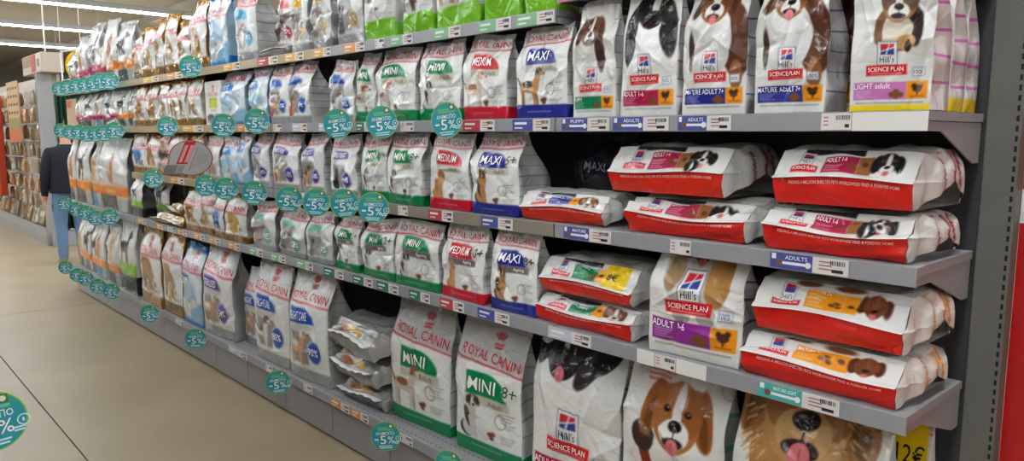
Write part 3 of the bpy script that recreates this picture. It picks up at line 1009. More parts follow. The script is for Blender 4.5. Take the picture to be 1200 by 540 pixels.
class LieBag:
    """bag lying on its back: foot panel faces the aisle (y = 0), printed front slopes back above it"""
    def __init__(s, w, h, d, hr, seed, wr=1.0, reach=.17):
        s.w, s.h, s.d, s.hr, s.wr = w, h, d, hr, wr
        r = np.random.RandomState(seed); s.ph = r.uniform(0, 6.28, 16); s.fr = r.uniform(6, 22, 16); s.an = r.uniform(-1.2, 1.2, 16)
        s.reach = reach
        s.bl = math.hypot(reach * d, .93 * h - hr) / w
    def ripple(s, a, t):
        n = 0
        for i in range(6):
            n = n + np.sin(s.fr[i] * (a * math.cos(s.an[i]) + t * .6 * math.sin(s.an[i])) + s.ph[i])
        return s.wr * .0016 * n
    def ends(s, a):
        q = np.abs(2 * a - 1)
        return 1 - .05 * q ** 10
    def foot(s, a, t):
        k = s.ends(a)
        y = .018 * (1 - t) - .006 * np.sin(math.pi * t) + s.ripple(a, t) * .9
        z = .002 + t * (s.hr - .002) + .006 * np.sin(5 * a + s.ph[7]) * s.wr * t
        x = (a - .5) * s.w * (1 - .03 * (1 - t))
        return np.stack([x, y, z * (1 + 0 * k)], -1)
    def front(s, a, t):
        """t = 0 at the crease over the foot panel .. 1 at the crest"""
        y = -.010 * (1 - smooth(t / .12)) + s.reach * s.d * t
        z = s.hr + .006 * np.sin(5 * a + s.ph[7]) * s.wr * (1 - t) + (.93 * s.h - s.hr) * (t ** .9) * s.ends(a)
        z = z + s.ripple(a, t) * 1.6 * np.sin(math.pi * np.clip(t, .0, 1))
        x = (a - .5) * s.w
        return np.stack([x + 0 * t, y + 0 * a, z], -1)
    def build(s, art, o, nu, nf, nw, side):
        a = np.linspace(0, 1, nu + 1)
        rows, cols = [], []
        tf = np.linspace(0, 1, nf + 1); tw = np.linspace(0, 1, nw + 1)
        Af, Tf = np.meshgrid(a, tf); Aw, Tw = np.meshgrid(a, tw)
        P0 = s.foot(Af, Tf); P1 = s.front(Aw, Tw)
        ar = Art(Aw, Tw * s.bl, s.bl, max(1.1 / nu, s.bl * 1.1 / nw)); art(ar, o)
        c1 = np.concatenate([lin(ar.c), ar.m[..., None]], -1)
        fcol = np.array(list(lin(o.get('foot', rgb(224, 36, 28)))) + [o.get('fm', 0.0)])
        c0 = np.empty(P0.shape[:2] + (4,)); c0[:] = fcol
        back = []
        key = np.array([(s.reach, .93), (.42, 1.0), (.72, .97), (.88, .82), (.97, .55), (1.0, .25), (.96, .01)])
        kt = np.linspace(0, 6, 22)[1:]
        for (yy, zz) in zip(np.interp(kt, range(7), key[:, 0]), np.interp(kt, range(7), key[:, 1])):
            k = s.ends(a)
            y = np.full(nu + 1, yy * s.d); z = zz * s.h * (k if zz > .5 else 1) + s.ripple(a, yy * 3) * (1.5 if zz > .3 else 0)
            back.append(np.stack([(a - .5) * s.w, y, np.maximum(z, .002)], -1))
        P2 = np.stack([P1[-1]] + back, 0)
        c2 = np.empty(P2.shape[:2] + (4,)); c2[:] = list(lin(o.get('back', rgb(214, 212, 208)))) + [o.get('bm', 0.0)]
        V, F, C = [], [], []
        def grid(P, c):
            n0 = len(V); r, q = P.shape[:2]
            V.extend(P.reshape(-1, 3).tolist())
            for j in range(r - 1):
                for i in range(q - 1):
                    F.append((n0 + j * q + i, n0 + j * q + i + 1, n0 + (j + 1) * q + i + 1, n0 + (j + 1) * q + i))
                    C.extend([c[j, i], c[j, i + 1], c[j + 1, i + 1], c[j + 1, i]])
            return n0
        grid(P0, c0); grid(P1, c1); grid(P2, c2)
        # underside
        u = np.stack([P2[-1], P0[0]], 0); grid(u, c2[:2])
        # end gussets
        for e in (0, -1):
            ring = np.concatenate([P0[:, e], P1[1:, e], P2[1:, e]], 0)
            ctr = np.array([ring[:, 0].mean(), s.d * .55, s.h * .45])
            nr = 14; rings = []
            for j in range(nr + 1):
                t = j / nr
                Q = ring * (1 - t * .98) + ctr * t * .98
                Q[:, 0] += (1 if e == -1 else -1) * (.028 * (1 - (1 - t) ** 2) + .006 * np.sin(Q[:, 1] / s.d * 26) * np.sin(math.pi * min(1, t + .15)) * s.wr)
                rings.append(Q)
            G = np.stack(rings, 0)
            if e == 0: G = G[::-1]
            g = np.empty(G.shape[:2] + (4,)); g[:] = list(lin(side.get('c', rgb(216, 214, 210)))) + [side.get('m', 0)]
            if 'lines' in side:
                yy = G[..., 1] / s.d
                k = (np.abs((yy - .30) % .16 - .08) < .020) & (yy > .28) & (yy < .98) & (G[..., 2] < s.h * .93)
                g[k] = list(lin(side['lines'])) + [0]
            k = (G[..., 1] < .12 * s.d) & (G[..., 2] < .5 * s.hr) & False
            grid(np.swapaxes(G, 0, 1), np.swapaxes(g, 0, 1))
        m = bpy.data.meshes.new('body')
        m.from_pydata(V, [], F)
        at = m.color_attributes.new('print', 'FLOAT_COLOR', 'CORNER')
        at.data.foreach_set('color', np.array(C).astype(np.float32).ravel())
        m.materials.append(FILM)
        m.polygons.foreach_set('use_smooth', [True] * len(m.polygons))
        return m, ar
    def letters(s, ar, foot_text, fcol=(.98, .8, .78)):
        mb = MB()
        def put(st, fn, a, t, w, hh, c):
            v, f = text_mesh(st)
            aa = np.clip(a + v[:, 0] * w, .004, .996); tt = np.clip(t + v[:, 1] * hh, .0, 1.0); e = .01
            P = fn(aa, tt); n = np.cross(fn(aa + e, tt) - fn(aa - e, tt), fn(aa, tt + e) - fn(aa, tt - e))
            n /= np.linalg.norm(n, axis=1)[:, None] + 1e-9
            mb.add((P + n * .0018).tolist(), f, c)
        for (st, a, b, w, h, c, sl) in ar.t:
            put(st, s.front, a, b / s.bl, w, h / s.bl, c)
        if foot_text: put(foot_text, s.foot, .52, .80, .80, .11, fcol)
        return mb.mesh('lettering') if mb.n else None

def art_lie_hill(A, o):
    B = A.asp
    A.c[:] = rgb(230, 228, 224)
    k = B / .30
    A.rect(.20, .62 * B, .72, 1.1 * B, rgb(226, 224, 220))
    if o.get('legs'):
        A.ell(.34, .93 * B, .09, .10 * B, rgb(120, 72, 44)); A.ell(.62, .90 * B, .10, .11 * B, rgb(120, 72, 44))
    else:
        A.rect(.18, .82 * B, .62, 1.1 * B, rgb(40, 38, 40), slope=-.03)
    x = .22
    A.rect(x - .05, .30 * B, x + .05, .88 * B, rgb(110, 112, 134)); A.rect(x - .046, .32 * B, x + .046, .86 * B, (.95, .95, .95))
    A.rect(x - .034, .56 * B, x + .034, .82 * B, rgb(206, 40, 52))
    A.poly([(x - .034, .56 * B), (x + .034, .56 * B), (x + .034, .74 * B), (x - .034, .64 * B)], rgb(44, 66, 150))
    A.text("Hill's", x, .44 * B, .072, .15 * B, (.1, .1, .14))
    A.rect(x - .10, .12 * B, x + .10, .32 * B, rgb(214, 32, 42))
    A.text('SCIENCE PLAN', x, .225 * B, .17, .085 * B, (1, 1, 1))
    A.rect(.35, .12 * B, .60, .74 * B, o['c']); A.rect(.60, .12 * B, .70, .74 * B, o.get('c2', rgb(150, 96, 52)))
    A.text(o['name'], .435, .64 * B, .15, .12 * B, (1, 1, 1))
    A.lines(.365, .48, .48 * B, 4, .09 * B, (.95, .85, .88), th=.02 * B)
    for kx, ky in ((.53, .34), (.56, .44), (.575, .30)):
        A.ell(kx, ky * B, .022, .06 * B, rgb(120, 72, 42))
    A.ell(.65, .45 * B, .022, .08 * B, rgb(96, 56, 30))
    f1, f2 = o.get('fur', (BLACK, BLACK))
    s = B * 1.0
    for e in (-1, 1):
        A.ell(.80 + e * .075, .50 * B, .035, .30 * B, f2, e * .12)
    A.ell(.80, .52 * B, .075, .36 * B, f1)
    A.ell(.80, .56 * B, .016, .3 * B, o.get('blaze', OFFW))
    A.ell(.80, .30 * B, .048, .17 * B, o.get('muz', OFFW))
    A.ell(.80, .38 * B, .02, .06 * B, (.05, .05, .05))
    A.ell(.80, .18 * B, .022, .07 * B, rgb(206, 100, 100))
    for e in (-1, 1):
        A.ell(.80 + e * .036, .60 * B, .011, .045 * B, rgb(180, 110, 40)); A.ell(.80 + e * .036, .60 * B, .006, .03 * B, (.03, .03, .03))
    if o.get('two'):
        A.ell(.73, .20 * B, .06, .2 * B, BLACK); A.ell(.73, .18 * B, .012, .16 * B, OFFW)
    if o.get('deal'):
        A.rect(.68, .06 * B, .92, 1.1 * B, rgb(246, 208, 24))
        A.text(o['deal'], .77, .42 * B, .10, .30 * B, (.1, .1, .1))

def art_lie_foil(A, o):
    B = A.asp
    A.c[:] = o.get('base', rgb(206, 204, 202)); A.m[:] = o.get('m', .25)
    A.rect(.05, .55 * B, .55, 1.1 * B, WHITE)
    A.ell(.28, .35 * B, .12, .22 * B, rgb(168, 104, 60)); A.ell(.22, .22 * B, .07, .12 * B, rgb(120, 70, 40))
    A.rect(.42, .25 * B, .56, .62 * B, o.get('chip', rgb(240, 176, 30)))
    A.text('ROYAL CANIN', .24, .80 * B, .26, .14 * B, RED)
    A.ell(.66, .30 * B, .05, .14 * B, o.get('chip', rgb(240, 176, 30)))
    A.lines(.72, .92, .6 * B, 4, .12 * B, (.4, .4, .4), th=.012 * B)

def lie_bag(name, shelf, x0, x1, h, d, hr, art, o, label, group=None, y=.02, z=None, yaw=0.0, side=None, foot_text=None, wr=1.0, fin=False, pitch=0.0):
    SEED[0] += 1
    w = x1 - x0
    zz = (SHELF[shelf] if z is None else z) + .001
    nu, nv = res((x0 + x1) / 2, y, zz, w, h)
    bag = LieBag(w, h, d, hr, SEED[0], wr)
    root = empty(name, ((x0 + x1) / 2, y, zz), yaw)
    root.rotation_euler = (pitch, 0, yaw)
    m, ar = bag.build(art, o, max(16, nu), 6, max(14, int(nv * .7)), side or {})
    link('body', m, root)
    lm = bag.letters(ar, foot_text)
    if lm: tag(link('lettering', lm, root, INK), kind='stuff')
    if fin:
        mb = MB(); n = 16
        a = np.linspace(.01, .99, n); P = bag.front(a, np.zeros(n)); v = []
        for i in range(n):
            x, yy, zq = P[i]; j = .004 * math.sin(i * 2.1)
            v += [(x, yy + .01, zq - .004), (x, yy - .022, zq + .004 + j), (x, yy - .022, zq + .007 + j), (x, yy + .01, zq + .004)]
        f = []
        for i in range(n - 1):
            p, q = 4 * i, 4 * i + 4
            f += [(p, q, q + 1, p + 1), (p + 1, q + 1, q + 2, p + 2), (p + 2, q + 2, q + 3, p + 3)]
        mb.add(v, f, o.get('finc', rgb(226, 224, 222)))
        mb.build('end_seal', FILM, root, True)
    tag(root, label, 'bag', group)
    return root

# ---------------------------------------------------------------- the setting
METAL = mat('grey_shelf_metal', rgb(148, 147, 148), .42, 0.0, .04, 40)
RAILG = mat('grey_price_rail', rgb(150, 150, 154), .35, 0.0, .03, 30)
RAILT = mat('tan_price_rail', rgb(172, 150, 112), .4, 0.0, .03, 30)
RAILB = mat('taupe_price_rail', rgb(140, 130, 118), .4, 0.0, .03, 30)
RAILC = mat('grey_green_price_rail', rgb(150, 160, 156), .4, 0.0, .03, 30)
DARKP = mat('charcoal_back_panel', rgb(62, 62, 64), .6, 0.0, .05, 20)
POSTM = mat('grey_green_post_paint', rgb(106, 105, 99), .5, 0.0, .06, 14)
SLOT = mat('dark_slot', rgb(20, 20, 20), .8)
FLOORM = mat('beige_polished_concrete', rgb(154, 138, 108), .38, 0.0, .10, 1.6, .05, 20)
JOINT = mat('dark_floor_joint', rgb(84, 74, 62), .8, 0.0, .1, 9)
CEILM = mat('grey_ceiling_sheet', rgb(212, 206, 196), .8, 0.0, .03, 2)
WALLM = mat('grey_store_wall', rgb(196, 190, 180), .8, 0.0, .03, 2)
LAMPB = mat('white_lamp_housing', rgb(214, 220, 228), .5, noise=.02)
LAMPE = mat('lamp_diffuser', (.955, .98, 1.0), .5, emit=LAMP_STRENGTH)
WHITEM = mat('white_enamel', rgb(226, 226, 222), .45, noise=.02)
REDM = mat('glossy_red_panel', rgb(186, 18, 26), .28, 0.0, .05, 6)
GREENC = mat('dark_green_canvas', rgb(22, 66, 44), .85, 0.0, .15, 25, .4, 90)
TANB = mat('tan_fibreboard', rgb(186, 160, 122), .7, 0.0, .08, 18)
CLEAR = mat('clear_plastic_strip', rgb(222, 226, 226), .15, trans=.6, noise=.01)

# floor: bed with slabs laid on it, joints open between them
bed = MB().box(-48, 14, -14, 16, -.14, -.012).build('floor', JOINT)
tag(bed, kind='structure')
xs = [-48, -40, -34, -28, -23.5, -19.5, -15.5, -11.5, -7.6, .4, 4.4, 9, 14]
ys = [-14, -8.97, -4.97, -.97, 3.03, 7.03, 11, 16]
for i in range(len(xs) - 1):
    for j in range(len(ys) - 1):
        g = .0035
        MB().box(xs[i] + g, xs[i + 1] - g, ys[j] + g, ys[j + 1] - g, -.0119, 0).build('floor_slab', FLOORM, bed)
tag(MB().box(-48, 14, -14, 16, 4.75, 4.95).build('ceiling', CEILM), kind='structure')
tag(MB().box(-48.2, -48, -14, 16, 0, 4.75).build('wall_far', WALLM), kind='structure')
tag(MB().box(14, 14.2, -14, 16, 0, 4.75).build('wall_near', WALLM), kind='structure')
tag(MB().box(-48, 14, -14.2, -14, 0, 4.75).build('wall_left', WALLM), kind='structure')
tag(MB().box(-48, 14, 16, 16.2, 0, 4.75).build('wall_right', WALLM), kind='structure')
for k, y in enumerate((-7.5, -1.5, 5.2, 11.2)):
    m = MB().box(-47.9, 13.9, y - .09, y + .09, 4.52, 4.75).box(-47.9, 13.9, y - .16, y + .16, 4.50, 4.52)
    tag(m.build('trim_%d' % (k + 1), CEILM), kind='structure')

# lamps: long fluorescent lines running across the aisle
for k, X in enumerate(LAMP_ROWS):
    r = empty('strip_light', (X, 1.0, LAMP_Z))
    ye = 1.6 if X == -13.7 else 13
    MB().box(-.11, .11, -13, ye, .03, .12).box(-.04, .04, -13, ye, .12, .16).build('housing', LAMPB, r)
    MB().box(-.055, .055, -12.98, ye - .02, 0, .03).build('diffuser', LAMPE, r)
    h = MB()
    for yy in [q for q in (-9, -3, 3, 9) if q < ye]:
        h.tube((0, yy, .16), (0, yy, 4.75 - LAMP_Z), .012, n=6)
    h.build('hanger', WHITEM, r)
    lab = '%s long fluorescent strip light from the far wall, hung across the aisle' % ORD[len(LAMP_ROWS) - 1 - k]
    tag(r, lab, 'light', 'ceiling strip lights')

# ---------------------------------------------------------------- shelving bays
BAYS = [(-8.40, -6.32, 'ABDE', 'grey metal shelving bay holding bags with orange and magenta bands'),
        (-6.32, -3.85, 'ABCDE', 'grey metal shelving bay holding gold foil and light blue bags'),
        (-3.85, -1.74, 'ABCDE', 'grey metal shelving bay holding bags with green, red and navy feet'),
        (-1.74, -0.60, 'ABCDE', 'grey metal shelving bay holding the stacks of bags lying on their backs')]
RAILCOL = {('A', 0): RAILC, ('A', 1): RAILT, ('B', 1): RAILT, ('C', 1): RAILT, ('B', 0): RAILC}
DEPTH = .385
for bi, (X0, X1, levels, lab) in enumerate(BAYS):
    root = empty('shelving_bay', (X0, 0, 0))
    W = X1 - X0
    MB().box(.036, W - (.032 if bi < 3 else .0), DEPTH + .012, DEPTH + .03, .02, 2.32).build('back_panel', DARKP, root)
    MB().box(-.03, .034, DEPTH, DEPTH + .06, 0, 2.36, bev=.003).build('upright', POSTM, root)
    for L in levels:
        z = SHELF[L]
        if L == 'A' and bi == 3: z = 2.015
        sh = MB().box(.004, W - .004, .004, DEPTH - .002, z - .022, z - .0005).build('shelf', METAL, root)
        rz = z - .046
        if L == 'A' and bi == 2:
            MB().box(.004, .60, -.004, .003, rz, z, bev=.0015).build('price_rail', RAILT, sh)
            MB().box(.60, W - .004, -.004, .003, rz, z, bev=.0015).build('price_rail', RAILG, sh)
        elif L == 'C' and bi == 2:
            MB().box(.004, 1.10, -.004, .003, rz, z, bev=.0015).build('price_rail', RAILG, sh)
            MB().box(1.10, W - .004, -.004, .003, rz, z, bev=.0015).build('price_rail', RAILB, sh)
        elif L == 'C' and bi == 1:
            MB().box(.004, 1.5, -.004, .003, rz, z, bev=.0015).build('price_rail', RAILT, sh)
            MB().box(1.5, W - .004, -.004, .003, rz, z, bev=.0015).build('price_rail', RAILG, sh)
        else:
            MB().box(.004, W - .004, -.004, .003, rz, z, bev=.0015).build('price_rail', RAILCOL.get((L, bi), RAILG), sh)
        if L != 'E':
            for xx in (.006, W - .012):
                b = MB()
                lo = .125 if (bi == 3 and xx > .1) else .046
                pts = [(.01, z - .024), (DEPTH - .004, z - .024), (DEPTH - .004, z - lo), (DEPTH - .05, z - lo), (.10, z - .046), (.01, z - .045)]
                n = len(pts)
                v = [(xx, p, q) for p, q in pts] + [(xx + .005, p, q) for p, q in pts]
                b.add(v, [tuple(range(n)), tuple(range(2 * n - 1, n - 1, -1))] + [(i, n + i, n + (i + 1) % n, (i + 1) % n) for i in range(n)])
                b.build('bracket', METAL, sh)
        else:
            pf = MB()
            for row in range(2):
                for i in range(int(W / .03)):
                    x = .02 + i * .03
                    pf.box(x, x + .009, .020 + row * .055, .024 + row * .055, z - .0006, z + .0002)
            tag(pf.build('perforation', SLOT, sh), kind='stuff')
    n = max(2, round(W / .53))
    for i in range(n):
        MB().box(W * i / n + .0025, W * (i + 1) / n - .0025, .022, .034, .012, .196, bev=.0015).build('kick_panel', METAL, root)
    MB().box(.001, W - .001, .034, DEPTH - .002, .0, .19).build('plinth', DARKP, root)
    tag(root, lab, 'shelving')
# the slotted post that closes the last bay
root = empty('slotted_post', (-.598, 0, 0))
MB().box(.0, .078, DEPTH, DEPTH + .06, 0, 2.6, bev=.003).build('post_body', POSTM, root)
s = MB()
for i in range(100):
    s.box(.066, .072, DEPTH - .0012, DEPTH + .004, .06 + i * .025, .074 + i * .025)
tag(s.build('slots', SLOT, root), kind='stuff')
tag(root, 'grey-green slotted steel post at the end of the shelving', 'post')
root = empty('striped_panel', (-.519, .44, 0))
MB().box(0, 1.3, 0, .03, 0, 2.6).build('board', REDM, root)
for za, zb in ((1.329, 1.415), (1.596, 1.681)):
    MB().box(0, 1.3, -.003, 0, za, zb).build('white_stripe', WHITEM, root)
tag(root, 'glossy red panel with two white stripes beyond the slotted post', 'panel')
# plain carton closing the far end of the second shelf
root = empty('cardboard_carton', (-8.18, .03, SHELF['B'] + .001))
MB().box(-.19, .19, 0, .28, 0, .27, rgb(196, 168, 130), bev=.004).build('box', CARD, root)
MB().box(-.03, .03, -.001, .281, .18, .2715, rgb(176, 146, 104)).build('tape', CARD, root)
MB().box(-.16, -.02, -.002, 0, .19, .255, rgb(226, 92, 40)).build('orange_label', CARD, root)
tag(root, 'plain tan cardboard carton with orange label at the open shelf end', 'carton')

# ---------------------------------------------------------------- bags on the shelves
SG = dict(c=rgb(196, 196, 194), lines=rgb(150, 150, 150))
def sfoot(c): return dict(c=rgb(200, 200, 198), foot=c, fh=.155, lines=rgb(160, 160, 160))
MAG = rgb(176, 26, 84); ORB = rgb(232, 128, 30); BBOX = rgb(64, 132, 196)
DIRS = {}
def bag(k, design, o, label, group=None, **kw):
    x0, x1, h = POS[k]
    dd = .09 + .02 * ((len(k) * 7 + int(k[1:])) % 3)
    kw.setdefault('d', dd)
    kw.setdefault('yaw', math.radians(2.2) * math.sin(int(k[1:]) * 2.3 + ord(k[0])))
    g = .010
    return stand_bag(kw.pop('name', 'pet_food_bag'), kw.pop('cat', 'bag'), k[0], x0 + g, x1 - g, h, design, o, label, group, **kw)

# top shelf
T1 = '%s magenta-band bag from the open shelving end on the top shelf'
for i, k in enumerate(('A1', 'A2', 'A3', 'A4')):
    bag(k, 'band', dict(c=MAG, dog=i, box=BBOX if i == 2 else BLACK), T1 % ORD[i], 'magenta-band bags on the top shelf', side=dict(c=SILVER, m=.3), wr=1.8, y=.03)
T2 = '%s orange-band bag from the magenta-band bags on the top shelf'
for i, k in enumerate(('A5', 'A6')):
    bag(k, 'band', dict(c=ORB, dog=i + 1), T2 % ORD[i], 'orange-band bags on the top shelf', side=dict(c=SILVER, m=.3), wr=1.6)
T3 = '%s gold foil bag from the orange-band bags on the top shelf'
for i, k in enumerate(('A7', 'A8', 'A9', 'A10', 'A11')):
    bag(k, 'breed', dict(dog=i), T3 % ORD[i], 'gold foil bags on the top shelf', side=dict(c=GOLD, m=.5), wr=1.6, d=.12)
bag('A12', 'breed', dict(dog=1, big=True), 'tall gold foil bag beside the light blue bag on the top shelf', side=dict(c=GOLD, m=.5), wr=1.3, d=.12)
stand_bag('pet_food_bag', 'bag', 'A', -5.45, -5.02, .41, 'breed', dict(dog=2), 'gold foil bag standing behind the others on the top shelf', y=.19, d=.12, wr=1.6, side=dict(c=GOLD, m=.5))
bag('A13', 'pup', dict(big=True), 'light blue and white bag on the top shelf beside the tall gold bag', side=dict(c=rgb(160, 190, 212), foot=SKY, top=SKY), wr=1.3, d=.12)
bag('A14', 'care', dict(c=rgb(40, 150, 190), dog=1, pct='81%', big=True), 'white bag with turquoise badge on the top shelf', side=dict(c=rgb(168, 168, 166), lines=rgb(130, 130, 130)), wr=1.2, d=.15)
bag('A15', 'care', dict(c=rgb(190, 30, 60), dog=4, pct='97%', cc=rgb(196, 40, 70)), 'white bag with red badge leaning over on the top shelf', side=dict(c=SILVER, m=.5), wr=2.2, y=.05, roll=math.radians(9), z=1.955 + .02)
lie_bag('pet_food_bag', 'A', -3.99, -3.66, .055, .2, .03, art_lie_foil, dict(foot=SILVER, fm=.4, chip=rgb(190, 40, 60), back=SILVER), 'small silver bag lying flat under the leaning bag on the top shelf', y=.005, side=dict(c=SILVER, m=.3))
T4 = '%s silver bag with yellow round badge from the leaning bag, top shelf'
for i, k in enumerate(('A16', 'A17')):
    bag(k, 'care', dict(c=rgb(226, 170, 40), dog=i, pct='91%', grey=True), T4 % ORD[i], 'yellow-badge silver bags on the top shelf', side=dict(c=SILVER, m=.5), wr=2.0)
bag('A18', 'care', dict(c=rgb(226, 150, 50), dog=2, pct='91%', grey=True), 'grey bag with orange round badge next to the lime-footed bags', side=dict(c=rgb(160, 160, 160), m=.2), wr=1.3, d=.13)
T5 = '%s bright lime-footed bag from the grey orange-badge bag, top shelf'
for i, k in enumerate(('A19', 'A20', 'A21', 'A22', 'A23')):
    x0, x1, h = POS[k]
    bag(k, 'lime', dict(dog=i), T5 % ORD[i], 'lime-footed bags on the top shelf', side=dict(c=rgb(196, 196, 194), foot=LIME, fh=.2), wr=1.3, d=.11)

# second shelf
T6 = '%s magenta-band bag from the open shelving end on the second shelf'
for i, k in enumerate(('B1', 'B2', 'B3', 'B4')):
    bag(k, 'band', dict(c=MAG, dog=i + 1, box=BBOX if i == 2 else BLACK), T6 % ORD[i], 'magenta-band bags on the second shelf', side=dict(c=SILVER, m=.3), wr=1.8)
T7 = '%s orange-band bag from the magenta-band bags on the second shelf'
for i, k in enumerate(('B5', 'B6')):
    bag(k, 'band', dict(c=ORB, dog=i * 2), T7 % ORD[i], 'orange-band bags on the second shelf', side=dict(c=SILVER, m=.3), wr=1.6)
T8 = '%s small gold foil bag from the orange-band bags on the second shelf'
for i, k in enumerate(('B7', 'B8', 'B9', 'B10', 'B11')):
    bag(k, 'breed', dict(dog=i), T8 % ORD[i], 'small gold foil bags on the second shelf', side=dict(c=rgb(206, 200, 190), foot=GOLD), wr=1.6, d=.08)
bag('B12', 'breed', dict(dog=3), 'gold foil bag standing right beside the white carton', side=dict(c=rgb(206, 200, 190), foot=GOLD), wr=1.2, d=.08)
# carton
cx0, cx1, ch = POS['B13']
root = empty('pet_food_carton', ((cx0 + cx1) / 2, .03, SHELF['B'] + .001))
cw = cx1 - cx0 - .012
n = 26; ag = np.linspace(0, 1, n + 1); AA, VV = np.meshgrid(ag, np.linspace(0, 1, n + 5))
ca = Art(AA, VV * ch / cw, ch / cw, 1.1 / n); art_carton(ca, {})
MB().box(-cw / 2, cw / 2, .002, .10, 0, ch, rgb(232, 230, 226), bev=.002).build('carton_body', CARD, root)
mm = bpy.data.meshes.new('front_print')
vv = np.stack([(AA - .5) * cw * .985, np.full(AA.shape, .0012), VV * ch * .99 + .002], -1).reshape(-1, 3)
q = n + 1; ff = [(j * q + i, j * q + i + 1, (j + 1) * q + i + 1, (j + 1) * q + i) for j in range(n + 4) for i in range(n)]
mm.from_pydata(vv.tolist(), [], ff)
vc = np.concatenate([lin(ca.c), ca.m[..., None]], -1).reshape(-1, 4)
at = mm.color_attributes.new('print', 'FLOAT_COLOR', 'CORNER')
at.data.foreach_set('color', vc[np.array(ff).ravel()].astype(np.float32).ravel())
link('front_print', mm, root, CARD)
lt = MB()
for (st, a, b, w, h, c, sl) in ca.t:
    v, f = text_mesh(st)
    lt.add([((a + p[0] * w - .5) * cw, .0004, (b + p[1] * h) * cw) for p in v], f, c)
lt.build('lettering', INK, root)
tag(root, 'white cardboard carton with lime square on its front', 'carton')
T9 = '%s light blue and white bag from the carton on the second shelf'
for i, k in enumerate(('B14', 'B15')):
    bag(k, 'pup', {}, T9 % ORD[i], 'light blue bags on the second shelf', side=dict(c=rgb(150, 176, 196), foot=SKY), wr=1.3)
bag('B16', 'care', dict(c=BLUE, dog=3, pct='90%', tag=True), 'white bag with blue badge and red tag beside the light blue bags', 'blue-badge bags with red tag on the second shelf', side=SG, wr=1.3)
bag('B17', 'care', dict(c=BLUE, dog=0, pct='Vo', tag=True), 'foremost white bag with blue badge and red tag, showing its grey side', 'blue-badge bags with red tag on the second shelf', side=SG, wr=1.3, y=.012, d=.14)
bag('B18', 'care', dict(c=BLUE, dog=1, pct='90%'), 'white bag with blue badge beside the green-footed bags, second shelf', side=SG, wr=1.5)
bag('B19', 'size', dict(c=GREEN, name='MINI', dog=0), 'green-footed bag half hidden behind the blue-badge bag, second shelf', side=sfoot(GREEN), y=.035)
bag('B20', 'size', dict(c=GREEN, name='MINI', dog=0), 'white green-footed bag with standing terrier on the second shelf', 'green-footed bags on the second shelf', side=sfoot(GREEN))
bag('B21', 'size', dict(c=GREEN, name='MINI', dog=1), 'white green-footed bag next to the red-footed bag, second shelf', 'green-footed bags on the second shelf', side=sfoot(GREEN), wr=1.4)
bag('B22', 'size', dict(c=RED, name='MEDIUM', dog=3, foot=DRED), 'white bag with red badge and red foot on the second shelf', side=sfoot(DRED))
bag('B23', 'size', dict(c=NAVY, name='MAXI', dog=2), 'white bag with navy badge, shepherd dog and navy foot on the second shelf', side=sfoot(NAVY), d=.12)
hs = lambda c: dict(c=rgb(216, 214, 212), lines=tuple(.45 * k + .42 for k in c), ln=7, lw=.08)
bag('B24', 'hill', dict(dog='beagle', c=rgb(20, 128, 78), name='PUPPY'), 'tall white bag with brown dog head and green label', side=hs(GREEN), yaw=.02, narrow=.10)
bag('B25', 'hill', dict(dog='collie', c=CRIM, name='ADULT 1-6'), 'tall white bag with black and white dog and crimson label', side=hs(CRIM), yaw=-.02, narrow=.08)
bag('B26', 'hill', dict(dog='aussie', c=NAVY, name='MATURE ADULT 7+'), 'tall navy-label bag with brown dog, next to the crimson-label bag', 'navy-label tall bags', side=hs(NAVY), yaw=.0, narrow=.07)
bag('B27', 'hill', dict(dog='aussie', c=NAVY, name='MATURE ADULT 7+'), 'tall navy-label bag with brown dog, next to the pink-label bag', 'navy-label tall bags', side=hs(NAVY), yaw=.03, narrow=.10, d=.13)
bag('B28', 'hill', dict(dog='chihuahua', c=PINK, name='LIGHT adult', foot=rgb(246, 212, 30)), 'tall white bag with pink label and yellow foot beside the post', side=dict(c=rgb(214, 212, 210), lines=PINK, ln=6, lw=.14), yaw=.0, narrow=.06, d=.11)
stand_bag('pet_food_bag', 'bag', 'B', -.806, -.612, .33, 'hill', dict(dog='chihuahua', c=PINK, name='LIGHT adult', foot=rgb(246, 212, 30)), 'pink-label bag hidden close behind the front one by the post', y=.15, d=.10, side=dict(c=rgb(214, 212, 210), lines=PINK, ln=6, lw=.14, foot=rgb(246, 212, 30), fh=.1), narrow=.06)
stand_bag('pet_food_bag', 'bag', 'B', -.81, -.616, .325, 'hill', dict(dog='chihuahua', c=PINK, name='LIGHT adult', foot=rgb(246, 212, 30)), 'rearmost pink-label bag against the back of the second shelf', y=.265, d=.09, side=dict(c=rgb(206, 204, 202), lines=PINK, ln=6, lw=.14, foot=rgb(246, 212, 30), fh=.1), narrow=.06)
stand_bag('pet_food_bag', 'bag', 'B', -1.03, -.84, .33, 'hill', dict(dog='aussie', c=NAVY, name='MATURE ADULT 7+'), 'navy-label bag standing behind the front row of tall bags', y=.18, d=.11, side=hs(NAVY))

